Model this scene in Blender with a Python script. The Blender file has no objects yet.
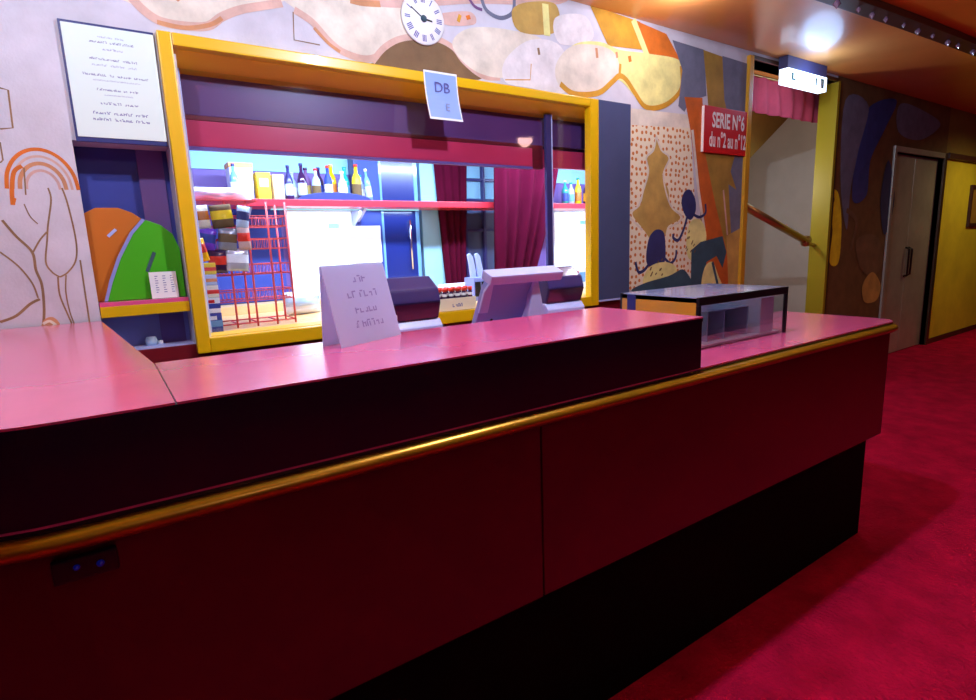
import bpy, bmesh, math, random
from mathutils import Vector, Matrix
from mathutils.geometry import tessellate_polygon
random.seed(7)
SC = bpy.context.scene
C = SC.collection
PI = math.pi
WALL = 2.845          # front face of the bar wall
CEIL = 2.98

# ------------------------------------------------------------------ materials
def lin(c):
    return tuple(((v/255)/12.92 if v/255 <= .04045 else ((v/255+.055)/1.055)**2.4) for v in c)
def mat(name, rgb, rough=.5, metal=0., spec=.5, coat=0., emit=None, power=0., noise=0., nscale=8., bump=0., bscale=60., alpha=1., trans=0.):
    m = bpy.data.materials.new(name); m.use_nodes = True
    nt = m.node_tree; b = nt.nodes['Principled BSDF']
    c = lin(rgb)
    b.inputs['Base Color'].default_value = (*c, 1)
    b.inputs['Roughness'].default_value = rough
    b.inputs['Metallic'].default_value = metal
    b.inputs['Specular IOR Level'].default_value = spec
    b.inputs['Coat Weight'].default_value = coat
    b.inputs['Coat Roughness'].default_value = .2 if coat > .9 else .08
    b.inputs['Transmission Weight'].default_value = trans
    b.inputs['Alpha'].default_value = alpha
    if emit:
        b.inputs['Emission Color'].default_value = (*lin(emit), 1)
        b.inputs['Emission Strength'].default_value = power
    tc = nt.nodes.new('ShaderNodeTexCoord')
    if noise:
        n = nt.nodes.new('ShaderNodeTexNoise'); n.inputs['Scale'].default_value = nscale
        n.inputs['Detail'].default_value = 6; n.inputs['Roughness'].default_value = .6
        nt.links.new(tc.outputs['Object'], n.inputs['Vector'])
        r = nt.nodes.new('ShaderNodeValToRGB')
        r.color_ramp.elements[0].position = .3; r.color_ramp.elements[1].position = .7
        r.color_ramp.elements[0].color = (*[v*(1-noise) for v in c], 1)
        r.color_ramp.elements[1].color = (*[min(1, v*(1+noise*.6)) for v in c], 1)
        nt.links.new(n.outputs['Fac'], r.inputs['Fac'])
        nt.links.new(r.outputs['Color'], b.inputs['Base Color'])
    if bump:
        n = nt.nodes.new('ShaderNodeTexNoise'); n.inputs['Scale'].default_value = bscale
        n.inputs['Detail'].default_value = 3
        nt.links.new(tc.outputs['Object'], n.inputs['Vector'])
        bp = nt.nodes.new('ShaderNodeBump'); bp.inputs['Strength'].default_value = bump; bp.inputs['Distance'].default_value = .02
        nt.links.new(n.outputs['Fac'], bp.inputs['Height']); nt.links.new(bp.outputs['Normal'], b.inputs['Normal'])
    return m

M = {}
M['laminate'] = mat('pink_red_laminate', (238, 92, 150), .26, coat=1., noise=.10, nscale=3)
M['shelfpink'] = mat('rose_red_shelf', (206, 48, 62), .3, coat=.3)
M['poster'] = mat('mint_white_sheet', (222, 240, 234), .6)
def translucent(name, rgb):
    m = mat(name, rgb, .6); nt = m.node_tree; b = nt.nodes['Principled BSDF']
    t = nt.nodes.new('ShaderNodeBsdfTranslucent'); t.inputs[0].default_value = (*lin(rgb), 1)
    x = nt.nodes.new('ShaderNodeMixShader'); x.inputs[0].default_value = .58
    nt.links.new(b.outputs[0], x.inputs[1]); nt.links.new(t.outputs[0], x.inputs[2]); nt.links.new(x.outputs[0], nt.nodes['Material Output'].inputs[0])
    return m
M['tentpaper'] = translucent('thin_lavender_paper', (226, 234, 255))
M['inkfaint'] = mat('pale_violet_ink', (158, 158, 204), .8)
M['casetop'] = mat('glass_top_pale_sheen', (186, 196, 240), .12, coat=.6, alpha=.62)  # pale lavender stands in for the mural reflected in the glass
M['casegold'] = mat('gold_case_side', (196, 146, 46), .3, coat=.4)
M['fascia'] = mat('dark_plum_gloss', (28, 9, 44), .22, coat=.3)
M['panel'] = mat('oxblood_gloss_panel', (80, 5, 4), .28, coat=.25, noise=.12, nscale=2)
M['kick'] = mat('black_kick', (5, 3, 3), .85, spec=.1)
M['brass'] = mat('brass', (176, 130, 18), .30, metal=.55, noise=.2, nscale=9)
M['oldbrass'] = mat('aged_brass', (196, 170, 112), .3, metal=.9)
M['chrome'] = mat('chrome', (200, 200, 205), .15, metal=1)
M['carpet'] = mat('red_carpet', (196, 14, 66), .95, spec=.1, noise=.34, nscale=5.5, bump=.9, bscale=55)
M['ceiling'] = mat('amber_lacquer_ceiling', (224, 148, 78), .40, coat=.25, noise=.12, nscale=1.4)
M['ceiling2'] = mat('burnt_orange_ceiling', (228, 140, 50), .5, noise=.1, nscale=1.2)
M['plaster'] = mat('lavender_plaster', (208, 206, 218), .75, noise=.18, nscale=4, bump=.08, bscale=90)
M['yellowwall'] = mat('yellow_plaster', (228, 216, 44), .8, noise=.12, nscale=3)
M['whitewall'] = mat('white_plaster', (214, 208, 196), .8, noise=.08, nscale=3)
M['olive'] = mat('olive_paint', (140, 116, 52), .7, noise=.1)
M['darkroom'] = mat('dark_plum_wall', (62, 30, 46), .8)
M['yellow'] = mat('yellow_paint', (232, 184, 8), .35, coat=.2)
M['mustard'] = mat('mustard_jamb', (158, 142, 10), .5)
M['gold'] = mat('gold_trim', (206, 152, 40), .35, coat=.2)
M['orangewood'] = mat('orange_soffit', (255, 196, 16), .35, coat=.2)
M['navy'] = mat('navy_paint', (34, 42, 112), .45, noise=.1)
M['nichenavy'] = mat('niche_blue_paint', (54, 66, 150), .35, coat=.3, noise=.1)
M['slate'] = mat('slate_blue_panel', (74, 84, 122), .28, coat=.3, noise=.06)
M['purple'] = mat('purple_panel', (100, 58, 114), .4, noise=.1, nscale=2)
M['redpelmet'] = mat('red_pelmet', (208, 52, 92), .35, coat=.2)
M['darkred'] = mat('dark_red_board', (110, 14, 30), .4)
M['curtain'] = mat('maroon_velvet', (78, 9, 34), 1., spec=.05, noise=.15)
M['rose'] = mat('rose_velvet', (206, 74, 96), .85, noise=.15)
M['peach'] = mat('peach_worktop', (238, 190, 128), .4)
M['yboard'] = mat('mustard_board', (226, 176, 40), .45)
M['palecyan'] = mat('pale_cyan', (150, 200, 226), .7)
M['bluewall'] = mat('cobalt_backdrop', (40, 62, 150), .6)
M['violetwall'] = mat('violet_wall', (112, 86, 158), .6)
M['white'] = mat('white_card', (236, 236, 238), .6)
M['cream'] = mat('cream_card', (240, 228, 200), .6)
M['paper'] = mat('pale_blue_paper', (140, 170, 236), .6)
M['paperedge'] = mat('paper_edge', (236, 238, 244), .6)
M['cabinetblue'] = mat('cabinet_blue_pane', (30, 42, 112), .25, coat=.3)
M['lav'] = mat('lavender_plastic', (180, 190, 242), .4)
M['greyplastic'] = mat('grey_plastic', (138, 148, 212), .45)
M['ink'] = mat('indigo_ink', (92, 92, 160), .8)
M['inkpale'] = mat('faded_ink', (150, 156, 196), .8)
M['black'] = mat('black_plastic', (16, 14, 20), .35)
M['indigo'] = mat('indigo_plastic', (52, 46, 104), .3, coat=.2)
M['signred'] = mat('sign_red', (206, 24, 26), .4)
M['signwhite'] = mat('sign_white', (244, 240, 236), .5)
M['green'] = mat('leaf_green', (66, 178, 20), .4)
M['orange'] = mat('orange_paint', (196, 108, 22), .45)
M['steel'] = mat('brushed_steel', (190, 190, 178), .36, metal=.4, noise=.15, nscale=4)
M['browntrim'] = mat('dark_bronze_trim', (70, 50, 30), .4, metal=.3)
M['redwire'] = mat('red_wire', (232, 84, 84), .4)
M['yellowpack'] = mat('yellow_pack', (246, 206, 20), .45)
M['orangecap'] = mat('orange_lid', (238, 150, 80), .5)
M['bluebottle'] = mat('blue_bottle', (110, 160, 210), .15, coat=.3)
M['teal'] = mat('teal_glass', (40, 160, 150), .12, coat=.3)
M['clear'] = mat('pale_glass', (186, 206, 226), .1, coat=.4)
M['cola'] = mat('dark_bottle_glass', (60, 30, 70), .12, coat=.3)
M['amber'] = mat('amber_glass', (240, 176, 20), .15, coat=.3)
M['redcap'] = mat('red_cap', (224, 52, 30), .4)
M['lampwhite'] = mat('cool_lit_panel', (235, 245, 255), .5, emit=(232, 246, 255), power=1.35)
M['cyanmark'] = mat('lit_cyan_mark', (150, 225, 235), .5, emit=(140, 225, 235), power=.9)
M['tube'] = mat('cool_lit_tube', (235, 245, 255), .5, emit=(170, 222, 255), power=3.0)
M['exitlit'] = mat('lit_exit_face', (235, 245, 255), .5, emit=(205, 226, 255), power=3.0)
M['exitgreen'] = mat('exit_pictogram', (10, 96, 80), .6)
M['exitbox'] = mat('exit_housing', (70, 74, 120), .5)
M['downlight'] = mat('lit_downlight', (255, 255, 255), .5, emit=(226, 226, 255), power=8.0)
M['warmlight'] = mat('lit_warm_bulb', (255, 240, 200), .5, emit=(255, 214, 140), power=8.0)
M['crystal'] = mat('lilac_crystal', (120, 92, 118), .1, coat=.5)
M['darkwood'] = mat('dark_wood_beam', (74, 36, 20), .5, noise=.2)
M['blueglint'] = mat('painted_blue_glint', (20, 30, 120), .3, emit=(20, 40, 220), power=.06)  # faint emission paints the blue glints on the black fitting

def glass_mat(name, tint, gloss=.12):
    m = bpy.data.materials.new(name); m.use_nodes = True; nt = m.node_tree
    nt.nodes.remove(nt.nodes['Principled BSDF'])
    o = nt.nodes['Material Output']
    t = nt.nodes.new('ShaderNodeBsdfTransparent'); t.inputs[0].default_value = (*tint, 1)
    g = nt.nodes.new('ShaderNodeBsdfGlossy'); g.inputs['Roughness'].default_value = .04
    x = nt.nodes.new('ShaderNodeMixShader'); x.inputs[0].default_value = gloss
    nt.links.new(t.outputs[0], x.inputs[1]); nt.links.new(g.outputs[0], x.inputs[2]); nt.links.new(x.outputs[0], o.inputs[0])
    return m
M['glass'] = glass_mat('clear_glass', (.93, .95, 1.), .045)
M['caseglass'] = glass_mat('case_glass', (.85, .88, .95), .14)
M['topglass'] = glass_mat('case_top_glass', (.8, .82, .9), .55)

def dots_mat():
    m = mat('dotted_curtain_paint', (238, 226, 190), .75); nt = m.node_tree; b = nt.nodes['Principled BSDF']
    tc = nt.nodes.new('ShaderNodeTexCoord')
    sx = nt.nodes.new('ShaderNodeSeparateXYZ'); mp = nt.nodes.new('ShaderNodeCombineXYZ')
    nt.links.new(tc.outputs['Object'], sx.inputs[0]); nt.links.new(sx.outputs[0], mp.inputs[0]); nt.links.new(sx.outputs[2], mp.inputs[1])
    v = nt.nodes.new('ShaderNodeTexVoronoi'); v.voronoi_dimensions = '2D'; v.inputs['Scale'].default_value = 21; v.inputs['Randomness'].default_value = .5
    l = nt.nodes.new('ShaderNodeMath'); l.operation = 'LESS_THAN'; l.inputs[1].default_value = .26
    x = nt.nodes.new('ShaderNodeMix'); x.data_type = 'RGBA'
    x.inputs[6].default_value = (*lin((240, 228, 200)), 1); x.inputs[7].default_value = (*lin((206, 124, 52)), 1)
    nt.links.new(mp.outputs[0], v.inputs['Vector'])
    nt.links.new(v.outputs['Distance'], l.inputs[0]); nt.links.new(l.outputs[0], x.inputs[0]); nt.links.new(x.outputs[2], b.inputs['Base Color'])
    return m
M['dots'] = dots_mat()
for k, c in dict(p_pink=(216, 178, 164), p_terra=(206, 146, 104), p_brown=(120, 92, 62), p_line=(146, 114, 80), p_orange=(214, 112, 30), p_cream=(228, 218, 202),
                 p_lemon=(236, 230, 150), p_ochre=(206, 150, 40), p_olive=(168, 132, 52), p_slate=(112, 116, 140), p_navy=(44, 48, 104), p_teal=(52, 82, 100),
                 p_mauve=(120, 80, 130), p_rose=(214, 176, 166), p_umber=(112, 82, 44), p_blue=(50, 66, 140), p_yellow=(250, 224, 30), p_rust=(204, 98, 28),
                 p_tan=(196, 160, 84), p_white=(232, 226, 228)).items():
    M[k] = mat('paint' + k[1:], c, .75, noise=.26, nscale=7, bump=.06, bscale=90)

# ------------------------------------------------------------------ mesh helpers
class MB:
    def __init__(s): s.bm = bmesh.new(); s.mats = []
    def mi(s, m):
        if m not in s.mats: s.mats.append(m)
        return s.mats.index(m)
    def face(s, pts, m):
        vs = [s.bm.verts.new(p) for p in pts]
        f = s.bm.faces.new(vs); f.material_index = s.mi(m); return f
    def box(s, a, b, m, bev=0., mtx=None):
        x0, y0, z0 = a; x1, y1, z1 = b
        P = [(x0,y0,z0),(x1,y0,z0),(x1,y1,z0),(x0,y1,z0),(x0,y0,z1),(x1,y0,z1),(x1,y1,z1),(x0,y1,z1)]
        t = bmesh.new(); vs = [t.verts.new(p) for p in P]
        for q in ((3,2,1,0),(4,5,6,7),(0,1,5,4),(1,2,6,5),(2,3,7,6),(3,0,4,7)): t.faces.new([vs[i] for i in q])
        if bev: bmesh.ops.bevel(t, geom=t.edges[:], offset=bev, segments=2, affect='EDGES', profile=.7)
        s.merge(t, m, mtx)
    def merge(s, t, m, mtx=None):
        if mtx: bmesh.ops.transform(t, matrix=mtx, verts=t.verts)
        k = s.mi(m); mp = {}
        for v in t.verts: mp[v] = s.bm.verts.new(v.co)
        for f in t.faces:
            try: g = s.bm.faces.new([mp[v] for v in f.verts])
            except ValueError: continue
            g.material_index = k; g.smooth = f.smooth
        t.free()
    def prism(s, poly, z0, z1, m, bev=0., axis='z', mtx=None):
        # poly: (a,b) list. axis z -> (a,b,z); axis y -> (a, y, b); axis x -> (x, a, b)
        f3 = {'z': lambda a, b, c: (a, b, c), 'y': lambda a, b, c: (a, c, b), 'x': lambda a, b, c: (c, a, b)}[axis]
        t = bmesh.new()
        v0 = [t.verts.new(f3(a, b, z0)) for a, b in poly]; v1 = [t.verts.new(f3(a, b, z1)) for a, b in poly]
        n = len(poly)
        t.faces.new(v0[::-1]); t.faces.new(v1)
        for i in range(n): t.faces.new([v0[i], v0[(i+1) % n], v1[(i+1) % n], v1[i]])
        bmesh.ops.recalc_face_normals(t, faces=t.faces)
        if bev: bmesh.ops.bevel(t, geom=t.edges[:], offset=bev, segments=2, affect='EDGES', profile=.7)
        s.merge(t, m, mtx)
    def tube(s, pts, r, m, n=8, mtx=None):
        t = bmesh.new(); rings = []
        pts = [Vector(p) for p in pts]
        for i, p in enumerate(pts):
            d = (pts[min(i+1, len(pts)-1)] - pts[max(i-1, 0)]).normalized()
            up = Vector((0,0,1)) if abs(d.z) < .9 else Vector((1,0,0))
            u = d.cross(up).normalized(); w = u.cross(d)
            rr = r[i] if isinstance(r, (list, tuple)) else r
            rings.append([t.verts.new(p + rr*(math.cos(a)*u + math.sin(a)*w)) for a in [2*PI*k/n for k in range(n)]])
        for A, B in zip(rings, rings[1:]):
            for k in range(n):
                f = t.faces.new([A[k], A[(k+1) % n], B[(k+1) % n], B[k]]); f.smooth = True
        t.faces.new(rings[0][::-1]); t.faces.new(rings[-1])
        bmesh.ops.recalc_face_normals(t, faces=t.faces)
        s.merge(t, m, mtx)
    def lathe(s, prof, m, n=16, mtx=None):
        t = bmesh.new(); rings = []
        for r, z in prof:
            rings.append([t.verts.new((r*math.cos(2*PI*k/n), r*math.sin(2*PI*k/n), z)) for k in range(n)])
        for A, B in zip(rings, rings[1:]):
            for k in range(n):
                f = t.faces.new([A[k], A[(k+1) % n], B[(k+1) % n], B[k]]); f.smooth = True
        t.faces.new(rings[0][::-1]); t.faces.new(rings[-1])
        bmesh.ops.recalc_face_normals(t, faces=t.faces)
        s.merge(t, m, mtx)
    def build(s, name, parent=None, loc=None, rot=None):
        me = bpy.data.meshes.new(name); s.bm.to_mesh(me); s.bm.free()
        for k in s.mats: me.materials.append(M[k])
        o = bpy.data.objects.new(name, me); C.objects.link(o)
        if parent: o.parent = parent
        if loc: o.location = loc
        if rot: o.rotation_euler = rot
        return o
def tag(o, label, cat, group=None):
    o['label'] = label; o['category'] = cat
    if group: o['group'] = group
    return o
def thing(name, label, cat, loc=(0,0,0), rot=(0,0,0), group=None):
    o = bpy.data.objects.new(name, None); o.empty_display_size = .1; C.objects.link(o)
    o.location = loc; o.rotation_euler = rot
    return tag(o, label, cat, group)
def struct(o): o['kind'] = 'structure'; return o
def dup(root, loc, rot=None, label=None):
    r = root.copy(); C.objects.link(r); r.location = loc
    if rot: r.rotation_euler = rot
    if label: r['label'] = label
    for ch in list(root.children):
        c = ch.copy(); C.objects.link(c); c.parent = r
        for g in list(ch.children):
            d = g.copy(); C.objects.link(d); d.parent = c
    return r
def text_into(mb, s, size, m, origin, right=Vector((1,0,0)), up=Vector((0,0,1)), out=Vector((0,-1,0)), bold=0., sx=1., align='CENTER', depth=.0006):
    cu = bpy.data.curves.new('t', 'FONT'); cu.body = s; cu.size = size; cu.offset = bold; cu.align_x = align; cu.resolution_u = 3
    o = bpy.data.objects.new('t', cu); C.objects.link(o); bpy.context.view_layer.update()
    me = bpy.data.meshes.new_from_object(o.evaluated_get(bpy.context.evaluated_depsgraph_get()))
    k = mb.mi(m); o_ = Vector(origin)
    vs = [mb.bm.verts.new(o_ + right*v.co.x*sx + up*v.co.y + out*depth) for v in me.vertices]
    for p in me.polygons:
        try: f = mb.bm.faces.new([vs[i] for i in p.vertices]); f.material_index = k
        except ValueError: pass
    bpy.data.objects.remove(o); bpy.data.curves.remove(cu); bpy.data.meshes.remove(me)
def catmull(P, n=7, closed=False):
    P = [Vector(p) for p in P]; out = []
    N = len(P)
    for i in range(N if closed else N-1):
        g = lambda j: P[j % N] if closed else P[max(0, min(N-1, j))]
        a, b, c, d = g(i-1), g(i), g(i+1), g(i+2)
        for k in range(n):
            t = k/n
            out.append(.5*((2*b) + (c-a)*t + (2*a-5*b+4*c-d)*t*t + (3*b-a-3*c+d)*t**3))
    if not closed: out.append(P[-1])
    return out

# ------------------------------------------------------------------ the setting
f = MB(); f.box((-3, -3, -.1), (12, 4.6, 0), 'carpet'); struct(f.build('floor'))
TR = [(2.0, 2.11), (4.160, 1.988), (4.997, 1.943), (5.668, 1.917), (6.395, 1.895), (12, 1.72)]
f = MB(); f.prism([(-3, 5.0), (-3, 2.4)] + TR + [(12, 5.0)], CEIL, CEIL+.1, 'ceiling'); struct(f.build('ceiling'))
f = MB(); f.prism([(-3, -3), (12, -3)] + TR[::-1] + [(-3, 2.4)], CEIL+.002, CEIL+.1, 'ceiling2'); struct(f.build('ceiling'))
f = MB()   # dark moulding carrying a garland of crystals
TR2 = [(-3, 2.4)] + TR
f.prism(TR2 + [(x, y-.13) for x, y in TR2[::-1]], CEIL-.045, CEIL, 'darkwood', .004); struct(f.build('trim_1'))

# bar wall: one solid wall with openings, painted all over with a mural
wall = MB()
OPEN = [(-.02, .3185, 1.11, 1.97), (.374, 3.08, 1.132, 2.37), (4.6, 6.08, 0, 2.92), (7.5, 8.9, 0, 2.37)]
xs = sorted({-3, 12, 6.08, 8.98} | {v for o in OPEN for v in o[:2]}); zs = sorted({0, CEIL} | {v for o in OPEN for v in o[2:]})
for x0, x1 in zip(xs, xs[1:]):
    for z0, z1 in zip(zs, zs[1:]):
        cx, cz = (x0+x1)/2, (z0+z1)/2
        if any(o[0] < cx < o[1] and o[2] < cz < o[3] for o in OPEN): continue
        m = 'plaster'
        if cx > 6.08: m = 'p_umber'
        if cx > 8.98: m = 'yellowwall' if cz < 2.37 else 'olive'
        if cz < 1.1 and cx < 4.5: m = 'darkred'
        wall.box((x0, WALL, z0), (x1, WALL+.15, z1), m)
LV = .00005
NL = [0]
def fill(pts, m, lv=1, smooth=True):
    P = catmull(pts, 6, True) if smooth else [Vector(p) for p in pts]
    ar = sum(P[i].x*P[(i+1) % len(P)].y - P[(i+1) % len(P)].x*P[i].y for i in range(len(P)))
    if ar < 0: P = P[::-1]
    NL[0] += 1; y = WALL - .0004 - LV*NL[0]
    vs = [wall.bm.verts.new((p.x, y, p.y)) for p in P]; k = wall.mi(m)
    for tri in tessellate_polygon([[Vector((p.x, p.y, 0)) for p in P]]):
        a, b, c = (P[i] for i in tri)
        cr = (b.x-a.x)*(c.y-a.y) - (b.y-a.y)*(c.x-a.x)
        if abs(cr) < 1e-9: continue
        f = wall.bm.faces.new([vs[i] for i in (tri if cr > 0 else tri[::-1])]); f.material_index = k
def stroke(pts, wd, m, lv=2, smooth=True):
    P = catmull(pts, 6) if smooth else [Vector(p) for p in pts]
    NL[0] += 1; y = WALL - .0004 - LV*NL[0]; L, Rr = [], []
    for i, p in enumerate(P):
        d = (P[min(i+1, len(P)-1)] - P[max(i-1, 0)]).normalized(); n = Vector((-d.y, d.x))*wd/2
        L.append(wall.bm.verts.new((p.x+n.x, y, p.y+n.y))); Rr.append(wall.bm.verts.new((p.x-n.x, y, p.y-n.y)))
    for i in range(len(P)-1):
        f = wall.bm.faces.new([Rr[i], Rr[i+1], L[i+1], L[i]]); f.material_index = wall.mi(m)
# -- painted tree, rainbow and window lines at the left
for k, m in enumerate(('p_orange', 'p_pink', 'p_terra', 'p_rose')):
    c = (-0.135, 1.799); r = .142 - k*.025
    pts = [(c[0] + r*math.cos(a)*.78, c[1] - .02 + r*math.sin(a)*1.05) for a in [PI*j/8 for j in range(9)]]
    stroke(pts, (.013, .009, .014, .010)[k], m, 2)
stroke([(-0.237, 1.719), (-0.232, 1.774), (-0.216, 1.841), (-0.189, 1.864)], .014, 'p_orange', 3)
stroke([(-0.237, 1.738), (-0.226, 1.734)], .02, 'p_orange', 3, False)
stroke([(-0.213, 2.140), (-0.190, 2.135), (-0.196, 2.001), (-0.234, 1.994)], .006, 'p_line', 2, False)
stroke([(-0.241, 1.947), (-0.242, 1.883), (-0.252, 1.872)], .005, 'p_line', 2, False)
stroke([(-0.277, 1.663), (-0.245, 1.603), (-0.205, 1.541), (-0.203, 1.472), (-0.193, 1.412), (-0.200, 1.314), (-0.215, 1.235)], .009, 'p_line')
stroke([(-0.301, 1.545), (-0.255, 1.490), (-0.222, 1.422), (-0.212, 1.363)], .006, 'p_line')
stroke([(-0.340, 1.280), (-0.289, 1.299), (-0.240, 1.341), (-0.207, 1.358)], .010, 'p_line')
stroke([(-0.121, 1.785), (-0.118, 1.739), (-0.141, 1.644), (-0.152, 1.586), (-0.168, 1.501), (-0.154, 1.461), (-0.132, 1.440)], .006, 'p_line')
stroke([(-0.077, 1.786), (-0.067, 1.721), (-0.060, 1.584), (-0.071, 1.505), (-0.103, 1.458), (-0.132, 1.440)], .006, 'p_line')
stroke([(-0.138, 1.441), (-0.142, 1.369), (-0.127, 1.287), (-0.115, 1.232)], .006, 'p_line')
stroke([(-0.111, 1.447), (-0.121, 1.379), (-0.119, 1.298), (-0.108, 1.231)], .005, 'p_line')
stroke([(-0.202, 1.541), (-0.174, 1.587), (-0.148, 1.617)], .006, 'p_line')
stroke([(-0.203, 1.723), (-0.192, 1.678), (-0.172, 1.648)], .004, 'p_line')
stroke([(-0.184, 1.857), (-0.193, 1.757)], .005, 'p_line', 2, False)
stroke([(-0.057, 1.504), (-0.058, 1.403), (-0.060, 1.234)], .006, 'p_line')
fill([(-0.218, 1.235), (-0.206, 1.274), (-0.179, 1.284), (-0.160, 1.261), (-0.161, 1.229)], 'p_terra', 2)
stroke([(-0.211, 1.259), (-0.188, 1.268), (-0.166, 1.242)], .010, 'p_cream', 3)
# -- clouds and hill above the window
fill([(0.244, 2.554), (0.278, 2.501), (0.345, 2.468), (0.437, 2.465), (0.527, 2.480), (0.588, 2.527), (0.666, 2.565), (0.763, 2.599), (0.854, 2.633), (0.895, 2.691)], 'p_cream', 1)
stroke([(0.249, 2.540), (0.288, 2.496), (0.345, 2.464), (0.437, 2.461), (0.527, 2.476), (0.588, 2.523), (0.666, 2.565), (0.763, 2.599), (0.853, 2.628)], .035, 'p_pink', 2)
stroke([(0.333, 2.458), (0.436, 2.453), (0.535, 2.482), (0.587, 2.518)], .018, 'p_terra', 3)
stroke([(0.414, 2.557), (0.432, 2.576)], .02, 'p_terra', 3)
fill([(0.915, 2.610), (0.986, 2.571), (1.066, 2.497), (1.138, 2.458), (1.258, 2.452), (1.371, 2.506), (1.466, 2.568), (1.570, 2.730), (1.636, 2.839), (0.895, 2.691)], 'p_cream', 1)
stroke([(0.906, 2.609), (0.986, 2.571), (1.066, 2.497), (1.138, 2.458), (1.257, 2.447), (1.371, 2.501), (1.465, 2.564)], .033, 'p_pink', 2)
stroke([(0.993, 2.547), (1.056, 2.490), (1.113, 2.459)], .016, 'p_terra', 3)
stroke([(0.900, 2.599), (0.893, 2.478), (1.015, 2.475)], .005, 'p_line', 2, False)
fill([(1.289, 2.438), (1.355, 2.513), (1.466, 2.568), (1.621, 2.593), (1.743, 2.572), (1.818, 2.511), (1.920, 2.430), (1.298, 2.420)], 'p_brown', 1)
stroke([(1.278, 2.436), (1.355, 2.518), (1.466, 2.578), (1.634, 2.605), (1.757, 2.579), (1.831, 2.513), (1.949, 2.455), (2.075, 2.460)], .03, 'p_pink', 2)
fill([(1.757, 2.594), (1.880, 2.695), (2.158, 2.731), (2.422, 2.708), (2.379, 2.532), (2.075, 2.460), (1.869, 2.487)], 'p_cream', 1)
fill([(1.188, 2.750), (1.236, 2.705), (1.299, 2.699), (1.511, 2.729), (1.886, 2.819), (2.547, 2.943), (2.549, 3.044), (1.637, 2.849)], 'p_rose', 1)
stroke([(1.184, 2.704), (1.246, 2.703), (1.343, 2.716)], .03, 'p_terra', 2)
fill([(1.690, 2.733), (1.884, 2.778), (1.914, 2.722), (1.763, 2.686), (1.688, 2.693)], 'p_rose', 2)
stroke([(1.802, 2.713), (1.817, 2.751)], .02, 'p_ochre', 3, False)
stroke([(1.856, 2.742), (1.882, 2.752)], .022, 'p_orange', 3, False)
stroke([(1.862, 2.864), (1.912, 2.813), (1.965, 2.803)], .016, 'p_mauve', 3)
stroke([(1.955, 2.883), (1.992, 2.808), (2.088, 2.783), (2.176, 2.825), (2.193, 2.898), (2.180, 2.937)], .022, 'p_slate', 3)
fill([(2.176, 2.841), (2.312, 2.910), (2.515, 2.931), (2.512, 2.779), (2.231, 2.733)], 'p_tan', 1)
stroke([(2.427, 2.921), (2.439, 2.745)], .05, 'p_lemon', 2, False)
fill([(2.505, 2.857), (2.757, 2.913), (2.818, 2.782), (2.543, 2.716)], 'p_white', 2)
fill([(2.115, 2.563), (2.306, 2.701), (2.543, 2.704), (2.641, 2.519), (2.538, 2.424), (2.298, 2.431), (2.111, 2.443)], 'p_white', 1)
stroke([(2.111, 2.454), (2.299, 2.477), (2.309, 2.568)], .006, 'p_ochre', 2, False)
stroke([(2.366, 2.666), (2.373, 2.628)], .018, 'p_line', 3, False)
# -- orange blocks and the cream cloud by the dotted curtain
fill([(2.801, 2.979), (2.890, 2.984), (3.273, 2.967), (3.307, 2.795), (2.964, 2.768)], 'p_ochre', 2, False)
fill([(3.212, 2.969), (3.547, 2.936), (3.733, 2.763), (3.380, 2.767)], 'p_orange', 2, False)
stroke([(3.203, 2.968), (3.349, 2.762)], .05, 'p_lemon', 3, False)
fill([(2.542, 2.612), (2.669, 2.735), (2.890, 2.781), (3.078, 2.761), (3.380, 2.780), (3.721, 2.775), (3.729, 2.584), (3.584, 2.471), (3.388, 2.424), (3.241, 2.476), (3.060, 2.570), (2.890, 2.475), (2.666, 2.438), (2.523, 2.481)], 'p_lemon', 1)
fill([(2.508, 2.595), (2.644, 2.719), (2.890, 2.757), (3.040, 2.718), (3.060, 2.583), (2.890, 2.475), (2.666, 2.438), (2.523, 2.481)], 'p_cream', 2)
stroke([(2.539, 2.483), (2.658, 2.437), (2.872, 2.467), (3.003, 2.551), (3.070, 2.597), (3.139, 2.580), (3.220, 2.512), (3.324, 2.431), (3.453, 2.431), (3.606, 2.487), (3.728, 2.597), (3.722, 2.748)], .035, 'p_ochre', 3)
stroke([(2.854, 2.739), (2.863, 2.680)], .022, 'p_terra', 4, False)
stroke([(3.040, 2.743), (3.050, 2.707)], .022, 'p_terra', 4, False)
stroke([(3.079, 2.674), (3.070, 2.584)], .022, 'p_ochre', 4, False)
stroke([(3.166, 2.736), (3.177, 2.700)], .03, 'p_orange', 4, False)
fill([(3.161, 2.402), (3.842, 2.419), (3.847, 2.326), (3.162, 2.291)], 'p_cream', 1, False)
fill([(3.614, 2.907), (3.989, 2.897), (4.032, 2.575), (3.837, 2.525), (3.770, 2.434), (3.698, 2.469), (3.735, 2.722)], 'p_slate', 1, False)
fill([(3.962, 2.481), (4.601, 2.544), (4.603, 1.042), (4.034, 1.084)], 'p_olive', 1, False)
fill([(3.977, 2.895), (4.574, 2.863), (4.575, 2.510), (4.062, 2.491)], 'p_olive', 1, False)
fill([(4.218, 2.888), (4.573, 2.878), (4.609, 1.344), (4.465, 1.291), (4.361, 1.962), (4.456, 2.203), (4.265, 2.571)], 'p_slate', 2, False)
fill([(3.162, 2.291), (3.847, 2.326), (4.033, 1.100), (3.134, 1.150)], 'dots', 2, False)
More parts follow.
